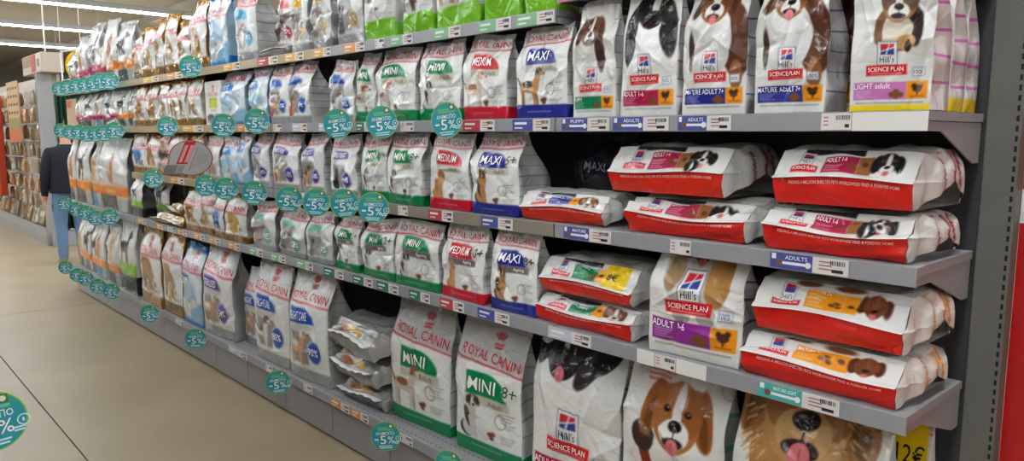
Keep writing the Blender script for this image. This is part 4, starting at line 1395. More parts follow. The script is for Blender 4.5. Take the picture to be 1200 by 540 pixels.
# third shelf
bag('C1', 'breed', dict(dog=0, pan=SKY), 'gold and white bag with blue picture panel on the third shelf', side=dict(c=rgb(200, 196, 190), foot=GOLD), wr=1.6)
bag('C2', 'breed', dict(dog=1), 'small gold and white bag beside the stacked pouches, blue-panel side', 'small gold bags on the third shelf', side=dict(c=rgb(200, 196, 190), foot=GOLD), wr=1.6)
bag('C4', 'breed', dict(dog=2, pan=rgb(196, 150, 60)), 'crumpled gold and white bag beside the stacked pouches, sign side', 'small gold bags on the third shelf', side=dict(c=rgb(200, 196, 190), foot=GOLD), wr=2.0)
bag('C5', 'breed', dict(dog=3), 'small gold and white bag partly behind the teardrop sign', 'small gold bags on the third shelf', side=dict(c=rgb(200, 196, 190), foot=GOLD), wr=1.6)
x0, x1, h = POS['C3']
for j in range(2):
    stand_bag('pet_food_pouch', 'pouch', 'C', x0 + .01, x1 - .01, .135, 'breed', dict(dog=j), 'small gold pouch, %s of two stacked on the third shelf' % ('lower' if j == 0 else 'upper'), y=.03, d=.09, side=dict(c=rgb(200, 196, 190), foot=GOLD), z=1.254 + j * .155, seal=True, wr=.6)
bag('C6', 'care', dict(c=rgb(180, 170, 160), dog=1), 'plain white bag behind the hanging teardrop sign', side=SG)
bag('C7', 'pup', {}, 'light blue and white bag next to the teardrop sign, third shelf', 'light blue bags on the third shelf', side=dict(c=rgb(150, 176, 196)), wr=1.3)
bag('C8', 'pup', {}, 'narrow light blue bag beside the purple-badge bags on the third shelf', 'light blue bags on the third shelf', side=dict(c=rgb(150, 176, 196)), wr=1.3, y=.01)
T15 = '%s purple-badge white bag from the light blue bags on the third shelf'
for i, k in enumerate(('C9', 'C10', 'C11')):
    bag(k, 'care', dict(c=PURPLE, dog=i * 2 + 1, pct='-18%', tag=i > 0, name='NEUTERED'), T15 % ORD[i], 'purple-badge bags on the third shelf', side=SG, wr=1.2)
bag('C12', 'care', dict(c=PURPLE, dog=2, pct='+14%', name='NEUTERED'), 'white bag with purple badge and black animal on the third shelf', side=SG, wr=1.6)
bag('C13', 'size', dict(c=GREEN, name='MINI', dog=1, age='8+'), 'green-footed 8+ bag next to the black-animal bag, third shelf', 'green 8+ bags on the third shelf', side=sfoot(GREEN), y=.03)
bag('C14', 'size', dict(c=GREEN, name='MINI', dog=1, age='8+'), 'green-footed 8+ bag next to the red-footed bag, third shelf', 'green 8+ bags on the third shelf', side=sfoot(GREEN), y=.014)
bag('C15', 'size', dict(c=RED, name='MEDIUM', dog=4, foot=DRED), 'white bag with red badge, tan dog and red foot on the third shelf', side=sfoot(DRED))
bag('C16', 'size', dict(c=NAVY, name='MAXI', dog=5, age='5+'), 'white bag with navy badge, 5+ mark and navy foot on the third shelf', side=sfoot(NAVY), d=.17, yaw=.05)
stand_bag('pet_food_bag', 'bag', 'C', -1.90, -1.62, .275, 'dark', {}, '5+ bag darkened by painted-in shelf shade behind the lying navy-label bag', y=.265, d=.10, side=dict(c=rgb(40, 40, 44)))  # side colour carries the same painted shade as the front

HT = 'FEEDING A MILLION SHELTER PETS WORLDWIDE FIND A FOREVER HOME'
RS = dict(c=rgb(214, 212, 208), lines=rgb(170, 60, 70))
OS = dict(c=rgb(222, 218, 210), lines=rgb(224, 150, 70))
CRL = dict(c=CRIM, name='ADULT 1-6', fur=(rgb(36, 34, 36), rgb(26, 24, 26)))
lie_bag('pet_food_bag', 'C', -1.925, -1.555, .105, .225, .05, art_lie_hill, dict(c=NAVY, name='SENIOR 7+', c2=ORANGE, fur=(rgb(150, 104, 70), rgb(112, 70, 44)), foot=rgb(220, 44, 24)), 'bag with red foot and navy label lying alone on the third shelf', side=dict(c=rgb(206, 204, 200)), foot_text=HT, wr=1.1, yaw=.03)
lie_bag('pet_food_bag', 'C', -1.46, -1.05, .112, .34, .058, art_lie_hill, dict(CRL, foot=rgb(222, 36, 26)), 'lower of two crimson-label lying bags next to the navy-label one', side=RS, foot_text=HT, wr=1.2, group=None)
lie_bag('pet_food_bag', 'C', -1.53, -1.12, .15, .33, .066, art_lie_hill, dict(CRL, two=True, foot=rgb(222, 44, 26)), 'upper of two crimson-label lying bags next to the navy-label one', side=RS, foot_text=HT, z=1.254 + .120, wr=1.0, yaw=-.02)
lie_bag('pet_food_bag', 'C', -.995, -.634, .112, .345, .058, art_lie_hill, dict(CRL, fur=(rgb(70, 44, 44), BLACK), two=True), 'lower of two crimson-label lying bags beside the post', side=RS, foot_text=HT, wr=1.3, y=.012)
lie_bag('pet_food_bag', 'C', -.975, -.632, .148, .34, .070, art_lie_hill, dict(CRL), 'upper of two crimson-label lying bags beside the post', side=RS, foot_text=HT, z=1.254 + .120, wr=.9, y=.02)

# fourth shelf
T17 = '%s big orange-band bag from the open shelving end on the fourth shelf'
for i, k in enumerate(('D1', 'D2', 'D3', 'D4')):
    bag(k, 'band', dict(c=ORB, dog=[1, 0, 3, 1][i], box=BBOX if i == 2 else BLACK), T17 % ORD[i], 'big orange-band bags on the fourth shelf', side=dict(c=rgb(150, 150, 152), m=.2), wr=1.4, d=.16)
bag('D5', 'limeblack', {}, 'white bag with lime band and black foot on the fourth shelf', side=dict(c=rgb(80, 78, 76), foot=BLACK, fh=.26), wr=1.2)
bag('D6', 'limeblack', dict(c=rgb(90, 150, 40)), 'dark-footed lime band bag behind the lying gold bags', side=dict(c=rgb(80, 78, 76), foot=BLACK, fh=.26), wr=1.2, y=.10)
GF = dict(base=rgb(190, 150, 90), m=.5, foot=rgb(170, 124, 60), fm=.6, back=rgb(170, 130, 70), bm=.5, chip=WHITE)
lie_bag('pet_food_bag', 'D', -5.86, -5.30, .075, .28, .035, art_lie_foil, GF, 'lower of two gold foil bags lying on the fourth shelf', side=dict(c=GOLD, m=.5), wr=1.5, y=-.002, fin=True)
lie_bag('pet_food_bag', 'D', -5.66, -5.30, .075, .24, .035, art_lie_foil, GF, 'upper of two gold foil bags lying on the fourth shelf', side=dict(c=GOLD, m=.5), wr=1.5, y=.03, z=.904 + .082, fin=True, yaw=-.15)
bag('D9', 'breed', dict(dog=2), 'upright gold foil bag right beside the lying gold bags', 'upright gold foil bags on the fourth shelf', side=dict(c=GOLD, m=.5), wr=1.6)
bag('D10', 'breed', dict(dog=1), 'upright gold foil bag beside the blue-picture bag, fourth shelf', 'upright gold foil bags on the fourth shelf', side=dict(c=GOLD, m=.5), wr=1.6)
bag('D11', 'breed', dict(dog=0, pan=rgb(30, 100, 190)), 'gold-footed bag with bright blue picture panel on the fourth shelf', side=dict(c=GOLD, m=.5), wr=1.3)
bag('D12', 'breed', dict(dog=1, pan=rgb(196, 150, 60)), 'gold-footed bag with gold picture next to the silver mint-badge bags', side=dict(c=rgb(170, 168, 160), foot=GOLD), wr=1.3)
T19 = '%s silver mint-badge bag from the gold-footed bags on the fourth shelf'
for i, k in enumerate(('D13', 'D14', 'D15')):
    bag(k, 'care', dict(c=TEALG, dog=[0, 2, 4][i], pct='YES', cc=rgb(90, 170, 140), grey=True), T19 % ORD[i], 'mint-badge bags on the fourth shelf', side=dict(c=rgb(150, 150, 150), m=.25), wr=1.4)
bag('D16', 'size', dict(c=GREEN, name='MINI', dog=1, age='12+', ageing=True), 'green-footed 12+ bag beside the mint-badge bags, fourth shelf', 'green 12+ bags on the fourth shelf', side=sfoot(GREEN), wr=1.4)
bag('D17', 'size', dict(c=GREEN, name='MINI', dog=1, age='12+', ageing=True), 'green-footed 12+ bag beside the ageing bag without number', 'green 12+ bags on the fourth shelf', side=sfoot(GREEN), wr=1.4)
bag('D18', 'size', dict(c=GREEN, name='MINI', dog=1, ageing=True), 'green-footed ageing bag next to the red-footed bag on the fourth shelf', side=sfoot(GREEN))
bag('D19', 'size', dict(c=RED, name='MEDIUM', dog=4, foot=DRED, ageing=True, age='10+'), 'red-footed ageing bag with sitting tan dog on the fourth shelf', side=sfoot(DRED), wr=1.4)
bag('D20', 'size', dict(c=NAVY, name='MAXI', dog=5, age='8+', ageing=True), 'navy-footed ageing bag with shepherd dog on the fourth shelf', side=sfoot(NAVY), d=.12)
GL = dict(c=rgb(20, 128, 78), name='PUPPY', c2=ORANGE, fur=(rgb(120, 72, 44), rgb(96, 56, 34)), foot=rgb(222, 36, 26))
lie_bag('pet_food_bag', 'D', -1.84, -1.42, .098, .33, .055, art_lie_hill, GL, 'lower of two green-label lying bags on the fourth shelf', side=dict(c=rgb(206, 204, 200)), foot_text=HT, wr=1.1, y=.01)
lie_bag('pet_food_bag', 'D', -1.83, -1.43, .125, .32, .050, art_lie_hill, dict(GL, deal='8€'), 'upper of two green-label lying bags, with a yellow price flash', side=dict(c=rgb(200, 198, 194)), foot_text=HT, z=.904 + .107, wr=1.0, y=.02)
bag('D21', 'hill', dict(dog='terrier', c=PURP, name='ADULT 1-6'), 'upright white bag with purple label between the lying stacks', side=dict(c=rgb(206, 204, 206), lines=rgb(150, 90, 150), ln=5, lw=.16), d=.16, yaw=.06, narrow=.03, wr=1.3)
OL = dict(c=ORANGE, name='MATURE 7+', c2=ORANGE, fur=(rgb(120, 62, 34), rgb(84, 42, 24)), blaze=rgb(132, 74, 44), muz=rgb(110, 60, 36), legs=True)
lie_bag('pet_food_bag', 'D', -1.038, -.634, .12, .345, .062, art_lie_hill, OL, 'lower of two orange-label lying bags beside the post', side=OS, foot_text=HT, wr=1.0, y=.005)
lie_bag('pet_food_bag', 'D', -1.015, -.632, .148, .34, .066, art_lie_hill, OL, 'upper of two orange-label lying bags beside the post', side=OS, foot_text=None, z=.904 + .128, wr=1.2, y=.02)

# bottom shelf
T21 = '%s big orange-band bag from the open shelving end on the bottom shelf'
for i, (k, x0, x1, h, y) in enumerate((('E1', -8.38, -8.16, .48, .06), ('E2', -8.15, -7.88, .48, .05), ('E3', -7.87, -7.66, .45, .05), ('E4', -7.66, -7.34, .49, .03), ('E5', -7.26, -6.92, .50, .03))):
    stand_bag('pet_food_bag', 'bag', 'E', x0, x1, h, 'band', dict(c=ORB, dog=[3, 0, 2, 1, 3][i], box=BBOX if i == 3 else BLACK), T21 % ORD[i], 'big orange-band bags on the bottom shelf', y=y, d=.14, side=dict(c=rgb(190, 190, 190), m=.2), wr=1.4)
stand_bag('pet_food_bag', 'bag', 'E', -6.86, -6.42, .58, 'limeblack', {}, 'big white bag with lime band and standing dog on the bottom shelf', y=.02, d=.14, side=dict(c=rgb(206, 204, 202), foot=BLACK, fh=.26))
T22 = '%s big gold foil bag from the lime-band bag on the bottom shelf'
for i, (x0, x1, h, y) in enumerate(((-6.28, -5.80, .575, .01), (-5.79, -5.40, .585, .02))):
    stand_bag('pet_food_bag', 'bag', 'E', x0, x1, h, 'breed', dict(dog=i, big=True), T22 % ORD[i], 'big gold foil bags on the bottom shelf', y=y, d=.15, side=dict(c=GOLD, m=.5))
stand_bag('pet_food_bag', 'bag', 'E', -5.38, -5.03, .54, 'pup', dict(big=True), 'big light blue and white bag on the bottom shelf', y=.02, d=.17, side=dict(c=rgb(120, 122, 126), top=SKY), wr=1.2)
stand_bag('pet_food_bag', 'bag', 'E', -4.99, -4.56, .56, 'care', dict(c=PURPLE, dog=3, pct='-24%', big=True, name='STERILISED'), 'big white bag with purple badge on the bottom shelf', y=.03, d=.19, side=dict(c=rgb(168, 168, 168), m=.2), wr=1.1, yaw=.06, narrow=.03)
stand_bag('pet_food_bag', 'bag', 'E', -4.53, -4.225, .47, 'care', dict(c=BLUE, dog=3, pct='80%', big=True, name='WEIGHT'), 'big blue-badge bag set back, mostly hidden behind another blue-badge bag', y=.10, d=.16, side=SG)
stand_bag('pet_food_bag', 'bag', 'E', -4.20, -3.80, .555, 'care', dict(c=BLUE, dog=1, pct='80%', big=True, name='WEIGHT CARE'), 'big blue-badge bag beside the purple-badge bag on the bottom shelf', y=.03, d=.15, side=SG, yaw=.03)
stand_bag('pet_food_bag', 'bag', 'E', -3.76, -3.37, .57, 'care', dict(c=BLUE, dog=3, pct='90%', big=True, name='WEIGHT CARE'), 'big blue-badge bag beside the stack of lying silver bags', y=.03, d=.20, side=dict(c=rgb(176, 176, 174), lines=rgb(150, 150, 150)), yaw=.05)
SV = dict(foot=rgb(150, 148, 146), fm=.3, back=rgb(178, 176, 174), bm=.3, base=rgb(164, 162, 160))
SS = dict(c=rgb(188, 186, 184), m=.3, lines=rgb(150, 150, 150))
z0 = SHELF['E']
for j, (x0, x1, h, y, yw, nm) in enumerate(((-3.27, -2.90, .10, .05, .0, 'bottom'), (-3.32, -2.93, .125, .03, -.05, 'middle'), (-3.34, -2.91, .155, .015, -.10, 'top'))):
    lie_bag('pet_food_bag', 'E', x0, x1, h, .30, h * .55, art_lie_foil, SV, '%s one of three silver bags lying in a stack, orange chip' % nm, side=SS, z=z0, y=y, yaw=yw, wr=1.8, fin=True)
    z0 += h + .012
stand_bag('pet_food_bag', 'bag', 'E', -2.87, -2.46, .535, 'size', dict(c=GREEN, name='MINI', dog=0, big=True, fs=-.02), 'big green-footed bag with standing terrier on the bottom shelf', y=.10, d=.16, side=dict(c=rgb(190, 190, 188), foot=GREEN, fh=.09, lines=rgb(150, 150, 150)), yaw=.06, narrow=.02)
stand_bag('pet_food_bag', 'bag', 'E', -2.39, -2.01, .535, 'size', dict(c=GREEN, name='MINI', dog=1, big=True, age='8+'), 'big green-footed bag with 8+ mark and sitting dog on the bottom shelf', y=.10, d=.16, side=dict(c=rgb(190, 190, 188), foot=GREEN, fh=.09, lines=rgb(150, 150, 150)), yaw=.05, narrow=.03)
stand_bag('pet_food_bag', 'bag', 'E', -1.93, -1.53, .60, 'hill', dict(dog='big_collie', c=CRIM, name='ADULT 1-6', lo=-.02), 'big white bag with black and white dog lying its head sideways', y=.10, d=.19, side=hs(CRIM), yaw=.06, wr=1.6, narrow=.02)
stand_bag('pet_food_bag', 'bag', 'E', -1.50, -1.12, .58, 'hill', dict(dog='big_beagle', c=CRIM, name='ADULT 1-6'), 'big white bag with laughing brown and white hound', y=.09, d=.17, side=dict(c=rgb(200, 200, 200), lines=rgb(110, 190, 190), ln=5), yaw=.04, wr=2.2, narrow=.06)
stand_bag('pet_food_bag', 'bag', 'E', -1.09, -.67, .58, 'hill', dict(dog='golden', c=CRIM, name='ADULT'), 'big white bag with golden retriever face showing its tongue', y=.08, d=.17, side=dict(c=rgb(206, 206, 202), lines=rgb(90, 180, 176), ln=4), yaw=.02, wr=1.2, narrow=.02)
x = stand_bag('pet_food_bag', 'bag', 'E', -.805, -.635, .575, 'care', dict(c=rgb(220, 220, 218)), 'white bag with a yellow 12 euro price flash by the post', y=.28, d=.085, side=dict(c=rgb(222, 222, 220)), wr=1.0)
fl = MB()
fl.box(-.03, .085, -.026, -.024, .40, .57, rgb(244, 206, 20))
v, f = text_mesh('12€')
fl.add([(.044 + p[0] * .07, -.0265, .47 + p[1] * .055) for p in v], f, (.08, .08, .08))
fl.build('price_flash', INK, x)

# ---------------------------------------------------------------- price tags on the rails
TAGC = dict(w=None, o=rgb(232, 160, 84), g=rgb(134, 190, 140), d=rgb(40, 120, 96), r=rgb(196, 64, 76), b=rgb(74, 84, 156), l=rgb(200, 204, 214), y=rgb(232, 178, 70), t=rgb(70, 176, 170))
TAGW = dict(o='an orange chip', g='a pale green chip', d='a dark green chip', r='a red chip', b='a blue chip', l='a pale blue chip', y='a yellow chip', t='a teal chip', w='no colour chip')
SHN = dict(A='top shelf', B='second shelf', C='third shelf', D='fourth shelf', E='bottom shelf')
def bars(mb, x0, x1, y, z0, z1, n, c):
    r = np.random.RandomState(int(abs(x0) * 1000) % 999)
    x = x0; step = (x1 - x0) / (2 * n)
    for i in range(n):
        mb.box(x, x + step * r.uniform(.6, 1.4), y - .0004, y, z0, z1, c); x += 2 * step
TCNT = {}
for (L, x0, x1, k, word) in TAGS:
    zt = SHELF[L] - .003; zb = zt - .040; w = x1 - x0
    root = empty('price_tag', (x0, -.0045, zb))
    split = 0 if k == 'w' else .56
    cream = rgb(238, 226, 204) if (L in 'AB' and x1 < -3.3) else rgb(226, 220, 216)
    MB().box(split * w, w, -.0022, 0, 0, .040, cream).build('price_card', CARD, root)
    p = MB(); a = split * w + .08 * w
    bars(p, split * w + (.5 * (1 - split)) * w, w * .97, -.0024, .024, .035, 9, (.12, .12, .14))
    for j in range(3):
        p.box(a, a + .16 * w, -.0028, -.0024, .029 - j * .009, .032 - j * .009, rgb(170, 110, 110))
    p.box(w * .80, w * .94, -.0028, -.0024, .006, .014, (.15, .15, .15))
    tag(p.build('barcode_print', INK, root), kind='stuff')
    if split:
        MB().box(0, split * w, -.0018, 0, .001, .040, TAGC[k]).build('colour_chip', CARD, root)
        q = MB()
        if word:
            q.box(.30 * split * w, .92 * split * w, -.0024, -.002, .012, .019, (.94, .94, .96))
            q.tube((.90 * split * w, -.0026, .0155), (.90 * split * w, -.002, .0155), .008, n=12, color=(.95, .95, .95))
            q.box(.04 * split * w, .14 * split * w, -.0024, -.002, .024, .038, (.93, .93, .95))
            q.tube((.22 * split * w, -.0026, .016), (.22 * split * w, -.002, .016), .009, n=10, color=rgb(120, 86, 66))
            v, f = text_mesh(word)
            q.add([(split * w * (.62 + .52 * pp[0]), -.0026, .030 + pp[1] * .010) for pp in v], f, (1, 1, 1))
        else:
            q.box(.12 * split * w, .70 * split * w, -.0024, -.002, .022, .030, (.95, .95, .93))
            q.box(.12 * split * w, .5 * split * w, -.0024, -.002, .008, .013, (.9, .9, .9))
        q.build('chip_print', INK, root)
    TCNT[(L, k)] = TCNT.get((L, k), -1) + 1
    lab = '%s price tag with %s from the open end, %s rail' % (ORD[TCNT[(L, k)]], TAGW[k], SHN[L])
    if word: lab = '%s blue price tag' % ORD[TCNT[(L, k)]] + ' reading %s on the %s rail' % (word, SHN[L]) if k == 'b' else 'teal price tag reading %s on the %s rail' % (word, SHN[L])
    tag(root, lab, 'price tag', 'price tags, %s, on the %s' % (TAGW[k], SHN[L]))
BLN = ['long blank white paper strip under the pink-label bag', 'short blank white strip before the plain price tag, fourth rail', 'blank white strip after the plain price tag, fourth rail']
for (L, x0, x1) in BLANKS:
    zt = SHELF[L] - .002
    tag(MB().box(x0, x1, -.0062, -.0042, zt - .043, zt, rgb(232, 228, 224)).build('blank_strip', CARD), BLN.pop(0), 'paper strip')
tag(MB().box(-1.725, -1.50, -.0062, -.0042, 1.971, 2.013, rgb(226, 110, 150)).build('pink_strip', CARD), 'pink paper strip on the rail above the tall dog bags', 'paper strip')

# ---------------------------------------------------------------- round discount discs
TEAL, LIMEC = rgb(46, 152, 168), rgb(158, 192, 76)
def disc_meshes():
    R = .067; n = 40
    mb = MB()
    rings = [0, .5, .8, .955]
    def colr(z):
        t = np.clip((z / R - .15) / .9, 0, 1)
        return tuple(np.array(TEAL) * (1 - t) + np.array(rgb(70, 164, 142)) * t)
    P = lambda r, i, y: (R * r * math.cos(2 * math.pi * i / n), y, R * r * math.sin(2 * math.pi * i / n))
    for a, b in zip(rings[:-1], rings[1:]):
        for i in range(n):
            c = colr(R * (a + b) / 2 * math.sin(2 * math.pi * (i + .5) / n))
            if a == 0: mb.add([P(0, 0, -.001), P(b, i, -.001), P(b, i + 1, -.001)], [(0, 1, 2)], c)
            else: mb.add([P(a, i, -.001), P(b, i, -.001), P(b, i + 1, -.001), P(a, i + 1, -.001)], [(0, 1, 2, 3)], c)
    mb.add([P(.955, i, .001) for i in range(n)], [tuple(range(n - 1, -1, -1))], (.9, .9, .9))
    mb.add([P(.955, i, -.001) for i in range(n)] + [P(.955, i, .001) for i in range(n)], [(i, n + i, n + (i + 1) % n, (i + 1) % n) for i in range(n)], TEAL)
    disc = mb.mesh('disc')
    rm = MB()
    for i in range(n):
        j = (i + 1) % n
        rm.add([P(.955, i, -.0012), P(1, i, -.0012), P(1, j, -.0012), P(.955, j, -.0012), P(.955, i, .0012), P(1, i, .0012), P(1, j, .0012), P(.955, j, .0012)],
               [(0, 1, 2, 3), (7, 6, 5, 4), (1, 5, 6, 2)], LIMEC)
    rim = rm.mesh('rim')
    lt = MB()
    def put(st, x, z, w, h, c, sl=0):
        v, f = text_mesh(st)
        lt.add([((x + p[0] * w) * R, -.0016, (z + p[1] * h + sl * p[0] * w) * R) for p in v], f, c)
    put('ANIMOΠO', 0, .20, 1.25, .24, (.97, .99, .99))
    put('-', -.60, -.22, .28, .10, (1, 1, 1)); put('5', -.16, -.24, .40, .56, (1, 1, 1)); put('%', .36, -.24, .42, .46, (1, 1, 1))
    for j, (x0, x1, z) in enumerate(((-.5, .45, -.66), (-.42, .38, -.78), (.55, .9, -.38), (.55, .86, -.48))):
        lt.box(x0 * R, x1 * R, -.0018, -.0012, (z - .03) * R, (z + .03) * R, (.80, .94, .94))
    for j in range(2):
        lt.box((-.5 + j * .04) * R, (.22 + j * .35) * R, -.0018, -.0012, (.52 - j * .13) * R, (.62 - j * .13) * R, rgb(110, 196, 140))
    lt.box(.26 * R, .56 * R, -.0019, -.0012, .54 * R, .82 * R, rgb(96, 110, 50)); lt.tube((.41 * R, -.0021, .68 * R), (.41 * R, -.0019, .68 * R), .1 * R, n=8, color=(.92, .93, .85))
    cm = MB()
    for i in range(20):
        t0, t1 = 2 * math.pi * i / 20, 2 * math.pi * (i + 1) / 20
        cm.add([(R * (.86 + r * math.cos(t)), -.0022, R * (-.16 + r * math.sin(t))) for r, t in ((.15, t0), (.19, t0), (.19, t1), (.15, t1))], [(0, 1, 2, 3)], (.85, .95, .96))
    cm.box(.82 * R, .88 * R, -.0022, -.0016, -.22 * R, -.10 * R, (.85, .95, .96))
    return disc, rim, lt.mesh('lettering'), cm.mesh('clip_ring')
D_DISC, D_RIM, D_TEXT, D_CLIP = disc_meshes()
DISCM = CARD
proto = empty('discount_disc')
for nm, me in (('disc', D_DISC), ('rim', D_RIM), ('lettering', D_TEXT), ('clip_ring', D_CLIP)):
    link(nm, me, proto, DISCM)
stem = MB().box(-.004, .004, -.0006, .0006, -.005, .005, (.9, .92, .92)).mesh('stem')
first = [True]
def place_disc(x, y, z, ang, roll, label, group, lip=None, s=1.0, tilt=0.0):
    if first[0]:
        r = proto; first[0] = False; kids = list(proto.children)
    else:
        r = proto.copy(); COL.objects.link(r)
        for ch in DISC_KIDS:
            c = ch.copy(); COL.objects.link(c); c.parent = r
    r.location = (x, y, z); r.rotation_euler = (tilt, roll, ang); r.scale = (s, s, s)
    tag(r, label, 'discount disc', group)
    if lip is not None:      # thin clear strip that holds the disc out from the rail
        M = Matrix.Translation(r.location) @ r.rotation_euler.to_matrix().to_4x4() @ Matrix.Scale(s, 4)
        inv = M.inverted()
        a = inv @ Vector((x, 0.006, lip)); b = Vector((0, .0025, .02))
        m = MB(); d = (b - a).normalized(); u = d.cross(Vector((1, 0, 0))).normalized() * .004; t = Vector((1, 0, 0)) * .0006
        vs_ = [a - u - t, a + u - t, a + u + t, a - u + t, b - u - t, b + u - t, b + u + t, b - u + t]
        m.add(vs_, [(0, 1, 2, 3), (7, 6, 5, 4), (0, 4, 5, 1), (1, 5, 6, 2), (2, 6, 7, 3), (3, 7, 4, 0)], (.9, .92, .92))
        m.build('clear_stem', CLEAR, r)
    return r
DISC_KIDS = list(proto.children)
DCNT = {}
for (L, x, z, near) in DISCS:
    s = math.sin(x * 31.7)
    viewang = math.atan2(-x, 1.803)            # bearing from which the aisle looks at it
    ang = viewang * (.86 if x < -6.3 else .80 if x < -3.5 else .72) + .07 * s
    if x > -2.4: ang = math.radians(20)
    if x < -6.32:
        DCNT[L] = DCNT.get(L, -1) + 1; lab = '%s overlapping teal disc from the open end, %s rail' % (ORD[DCNT[L]], SHN[L]); grp = 'overlapping discs on the %s' % SHN[L]
    else:
        lab = near; grp = 'single discs on the %s' % SHN[L]
    place_disc(x, -.075, z, ang, .12 * math.sin(x * 17.3), lab, grp, lip=SHELF[L] - .02)

# hanging teardrop sign
R = .125
root = empty('teardrop_sign', (-4.70, -.125, 1.405)); root.rotation_euler = (0, 0, math.radians(60))
pts = []
for i in range(37):
    t = math.radians(-118 + i * 296 / 36)
    pts.append((R * math.cos(t), R * .86 * math.sin(t)))
pts.append((-R * 1.18, -R * .82))
MB().prism([(x * 1.0, z * 1.0) for x, z in pts], .001, -.001, rgb(170, 24, 36)).build('red_edge', CARD, root)
MB().prism([(x * .955, z * .955) for x, z in pts], .0005, -.002, rgb(176, 174, 170)).build('sign_face', CARD, root)
pr = MB()
def slantbox(x0, x1, z0, z1, c, y=-.0024):
    k = .42
    pr.add([(R * (x0 + k * z0), y, R * z0), (R * (x1 + k * z0), y, R * z0), (R * (x1 + k * z1), y, R * z1), (R * (x0 + k * z1), y, R * z1)], [(0, 1, 2, 3)], c)
slantbox(-.55, -.05, -.30, .80, rgb(190, 30, 40))
for x in (-.48, -.22):
    slantbox(x, x + .16, -.22, .62, rgb(226, 150, 150), -.0027)
slantbox(-1.0, -.45, -.78, -.34, rgb(120, 118, 118)); slantbox(-.42, -.12, -.76, -.36, rgb(146, 144, 142))
slantbox(.14, .17, -.62, .5, rgb(170, 60, 60)); 
for i in range(6): slantbox(.26 + i * .09, .30 + i * .09, -.5 + .05 * i, .42 - .06 * i, rgb(158, 150, 148))
pr.build('sign_print', INK, root)
MB().tube((.02, .0, .09), (.09, .09, .165), .002, n=6).build('clear_hanger', CLEAR, root)
tag(root, 'grey teardrop-shaped hanging sign with red edge and slanted red print', 'sign')

# ---------------------------------------------------------------- opposite shelving end, out of which one disc leans into the aisle
root = empty('opposite_shelving', (-1.76, -1.74, 0))
MB().box(-6, 0, -.46, -.44, 0, 2.25).build('back_panel', DARKP, root)
for z in (.245, .93, 1.25, 1.6, 1.95):
    MB().box(-6, 0, -.44, -.004, z - .03, z).build('shelf', METAL, root)
    MB().box(-6, 0, -.004, .0, z - .046, z).build('price_rail', RAILG, root)
MB().box(-6, 0, -.44, -.03, 0, .2).build('plinth', METAL, root)
MB().box(-.0, .03, -.46, -.02, 0, 2.25).build('end_panel', METAL, root)
tag(root, 'grey shelving on the other side of the aisle', 'shelving')
r = place_disc(-1.88, -1.576, .94, math.radians(84), -.10, 'teal discount disc leaning out from the opposite shelving', None)
MB().box(-.166, .0, .0012, .0022, -.004, .004, (.9, .92, .92)).build('clear_stem', CLEAR, r)

root = empty('light_block_shelving', (0, -3.3, 0))  # unseen shelving behind the camera, added to darken the shelf interiors
MB().box(-1.0, 9, -.46, -.44, 0, 2.25).build('back_panel', METAL, root)
for z in (.245, .6, .95, 1.3, 1.65, 2.0):
    sh = MB().box(-1.0, 9, -.44, -.004, z - .03, z).build('shelf', METAL, root)
    MB().box(-1.0, 9, -.004, .0, z - .046, z).build('price_rail', RAILG, sh)
MB().box(-1.0, 9, -.44, -.03, 0, .2).build('plinth', METAL, root)
tag(root, 'empty grey shelving added out of view to block lamp light', 'shelving')

# ---------------------------------------------------------------- far end of the aisle
root = empty('round_sign', (-8.31, .20, 2.20)); root.rotation_euler = (0, 0, math.radians(62))
c = MB(); c.tube((0, -.006, 0), (0, .006, 0), .17, n=40, color=rgb(246, 206, 20)); c.build('yellow_disc', CARD, root)
c = MB(); c.tube((0, -.009, 0), (0, -.006, 0), .135, n=36, color=rgb(206, 40, 34)); c.build('red_centre', CARD, root)
c = MB(); c.box(-.006, .006, .007, .015, -.243, .1, (.85, .85, .85)); c.build('support_rod', WHITEM, root)
tag(root, 'round yellow and red sign behind the magenta-band bags', 'sign')

GX = -12.0
root = empty('snack_gondola', (GX, .48, 0))
MB().box(-7.5, 0, .0, .5, .0, .20).build('base', METAL, root)
MB().box(-7.5, 0, -.005, .0, .12, .24).build('base_rail', RAILG, root)
MB().box(-7.5, -.06, .26, .30, .2, 2.37).build('back_panel', WALLM, root)
MB().box(-.06, .03, .0, .07, 0, 2.36, bev=.003).build('post', METAL, root)
MB().box(.0, .03, .07, .18, .05, 2.36).build('end_panel', METAL, root)
s = MB()
for i in range(60): s.box(-.052, -.038, -.0015, .004, .1 + i * .038, .122 + i * .038)
tag(s.build('slots', SLOT, root), kind='stuff')
hk = MB()
ROWS = [2.18, 1.93, 1.68, 1.43, 1.18, .93, .70]
COLSX = [-.30 - .36 * i for i in range(13)]
for z in ROWS:
    for x in COLSX: hk.tube((x, .26, z), (x, .0, z + .02), .004, n=5)
hk.build('hooks', WHITEM, root)
tag(root, 'gondola with hanging snack packs beyond the end of the aisle', 'shelving')
PACK = []
pc = [rgb(186, 160, 122), rgb(150, 118, 86), rgb(206, 192, 164), rgb(140, 136, 100), rgb(176, 148, 122), rgb(178, 122, 84), rgb(214, 208, 196), rgb(120, 98, 78)]
def pack_mesh(i):
    a = StandBag(.15, .20, .035, 900 + i, .8)
    def art(A, o):
        A.c[:] = pc[i % 8]
        A.rect(.1, .62, .9, 1.05, pc[(i + 3) % 8]); A.ell(.5, .38, .26, .2, pc[(i + 5) % 8]); A.rect(-.1, -.1, 1.1, .12, pc[(i + 2) % 8])
    m, A = a.build('snack_pack', art, {}, 10, 12, dict(c=pc[i % 8]))
    return m
PACK = [pack_mesh(i) for i in range(8)]
k = 0
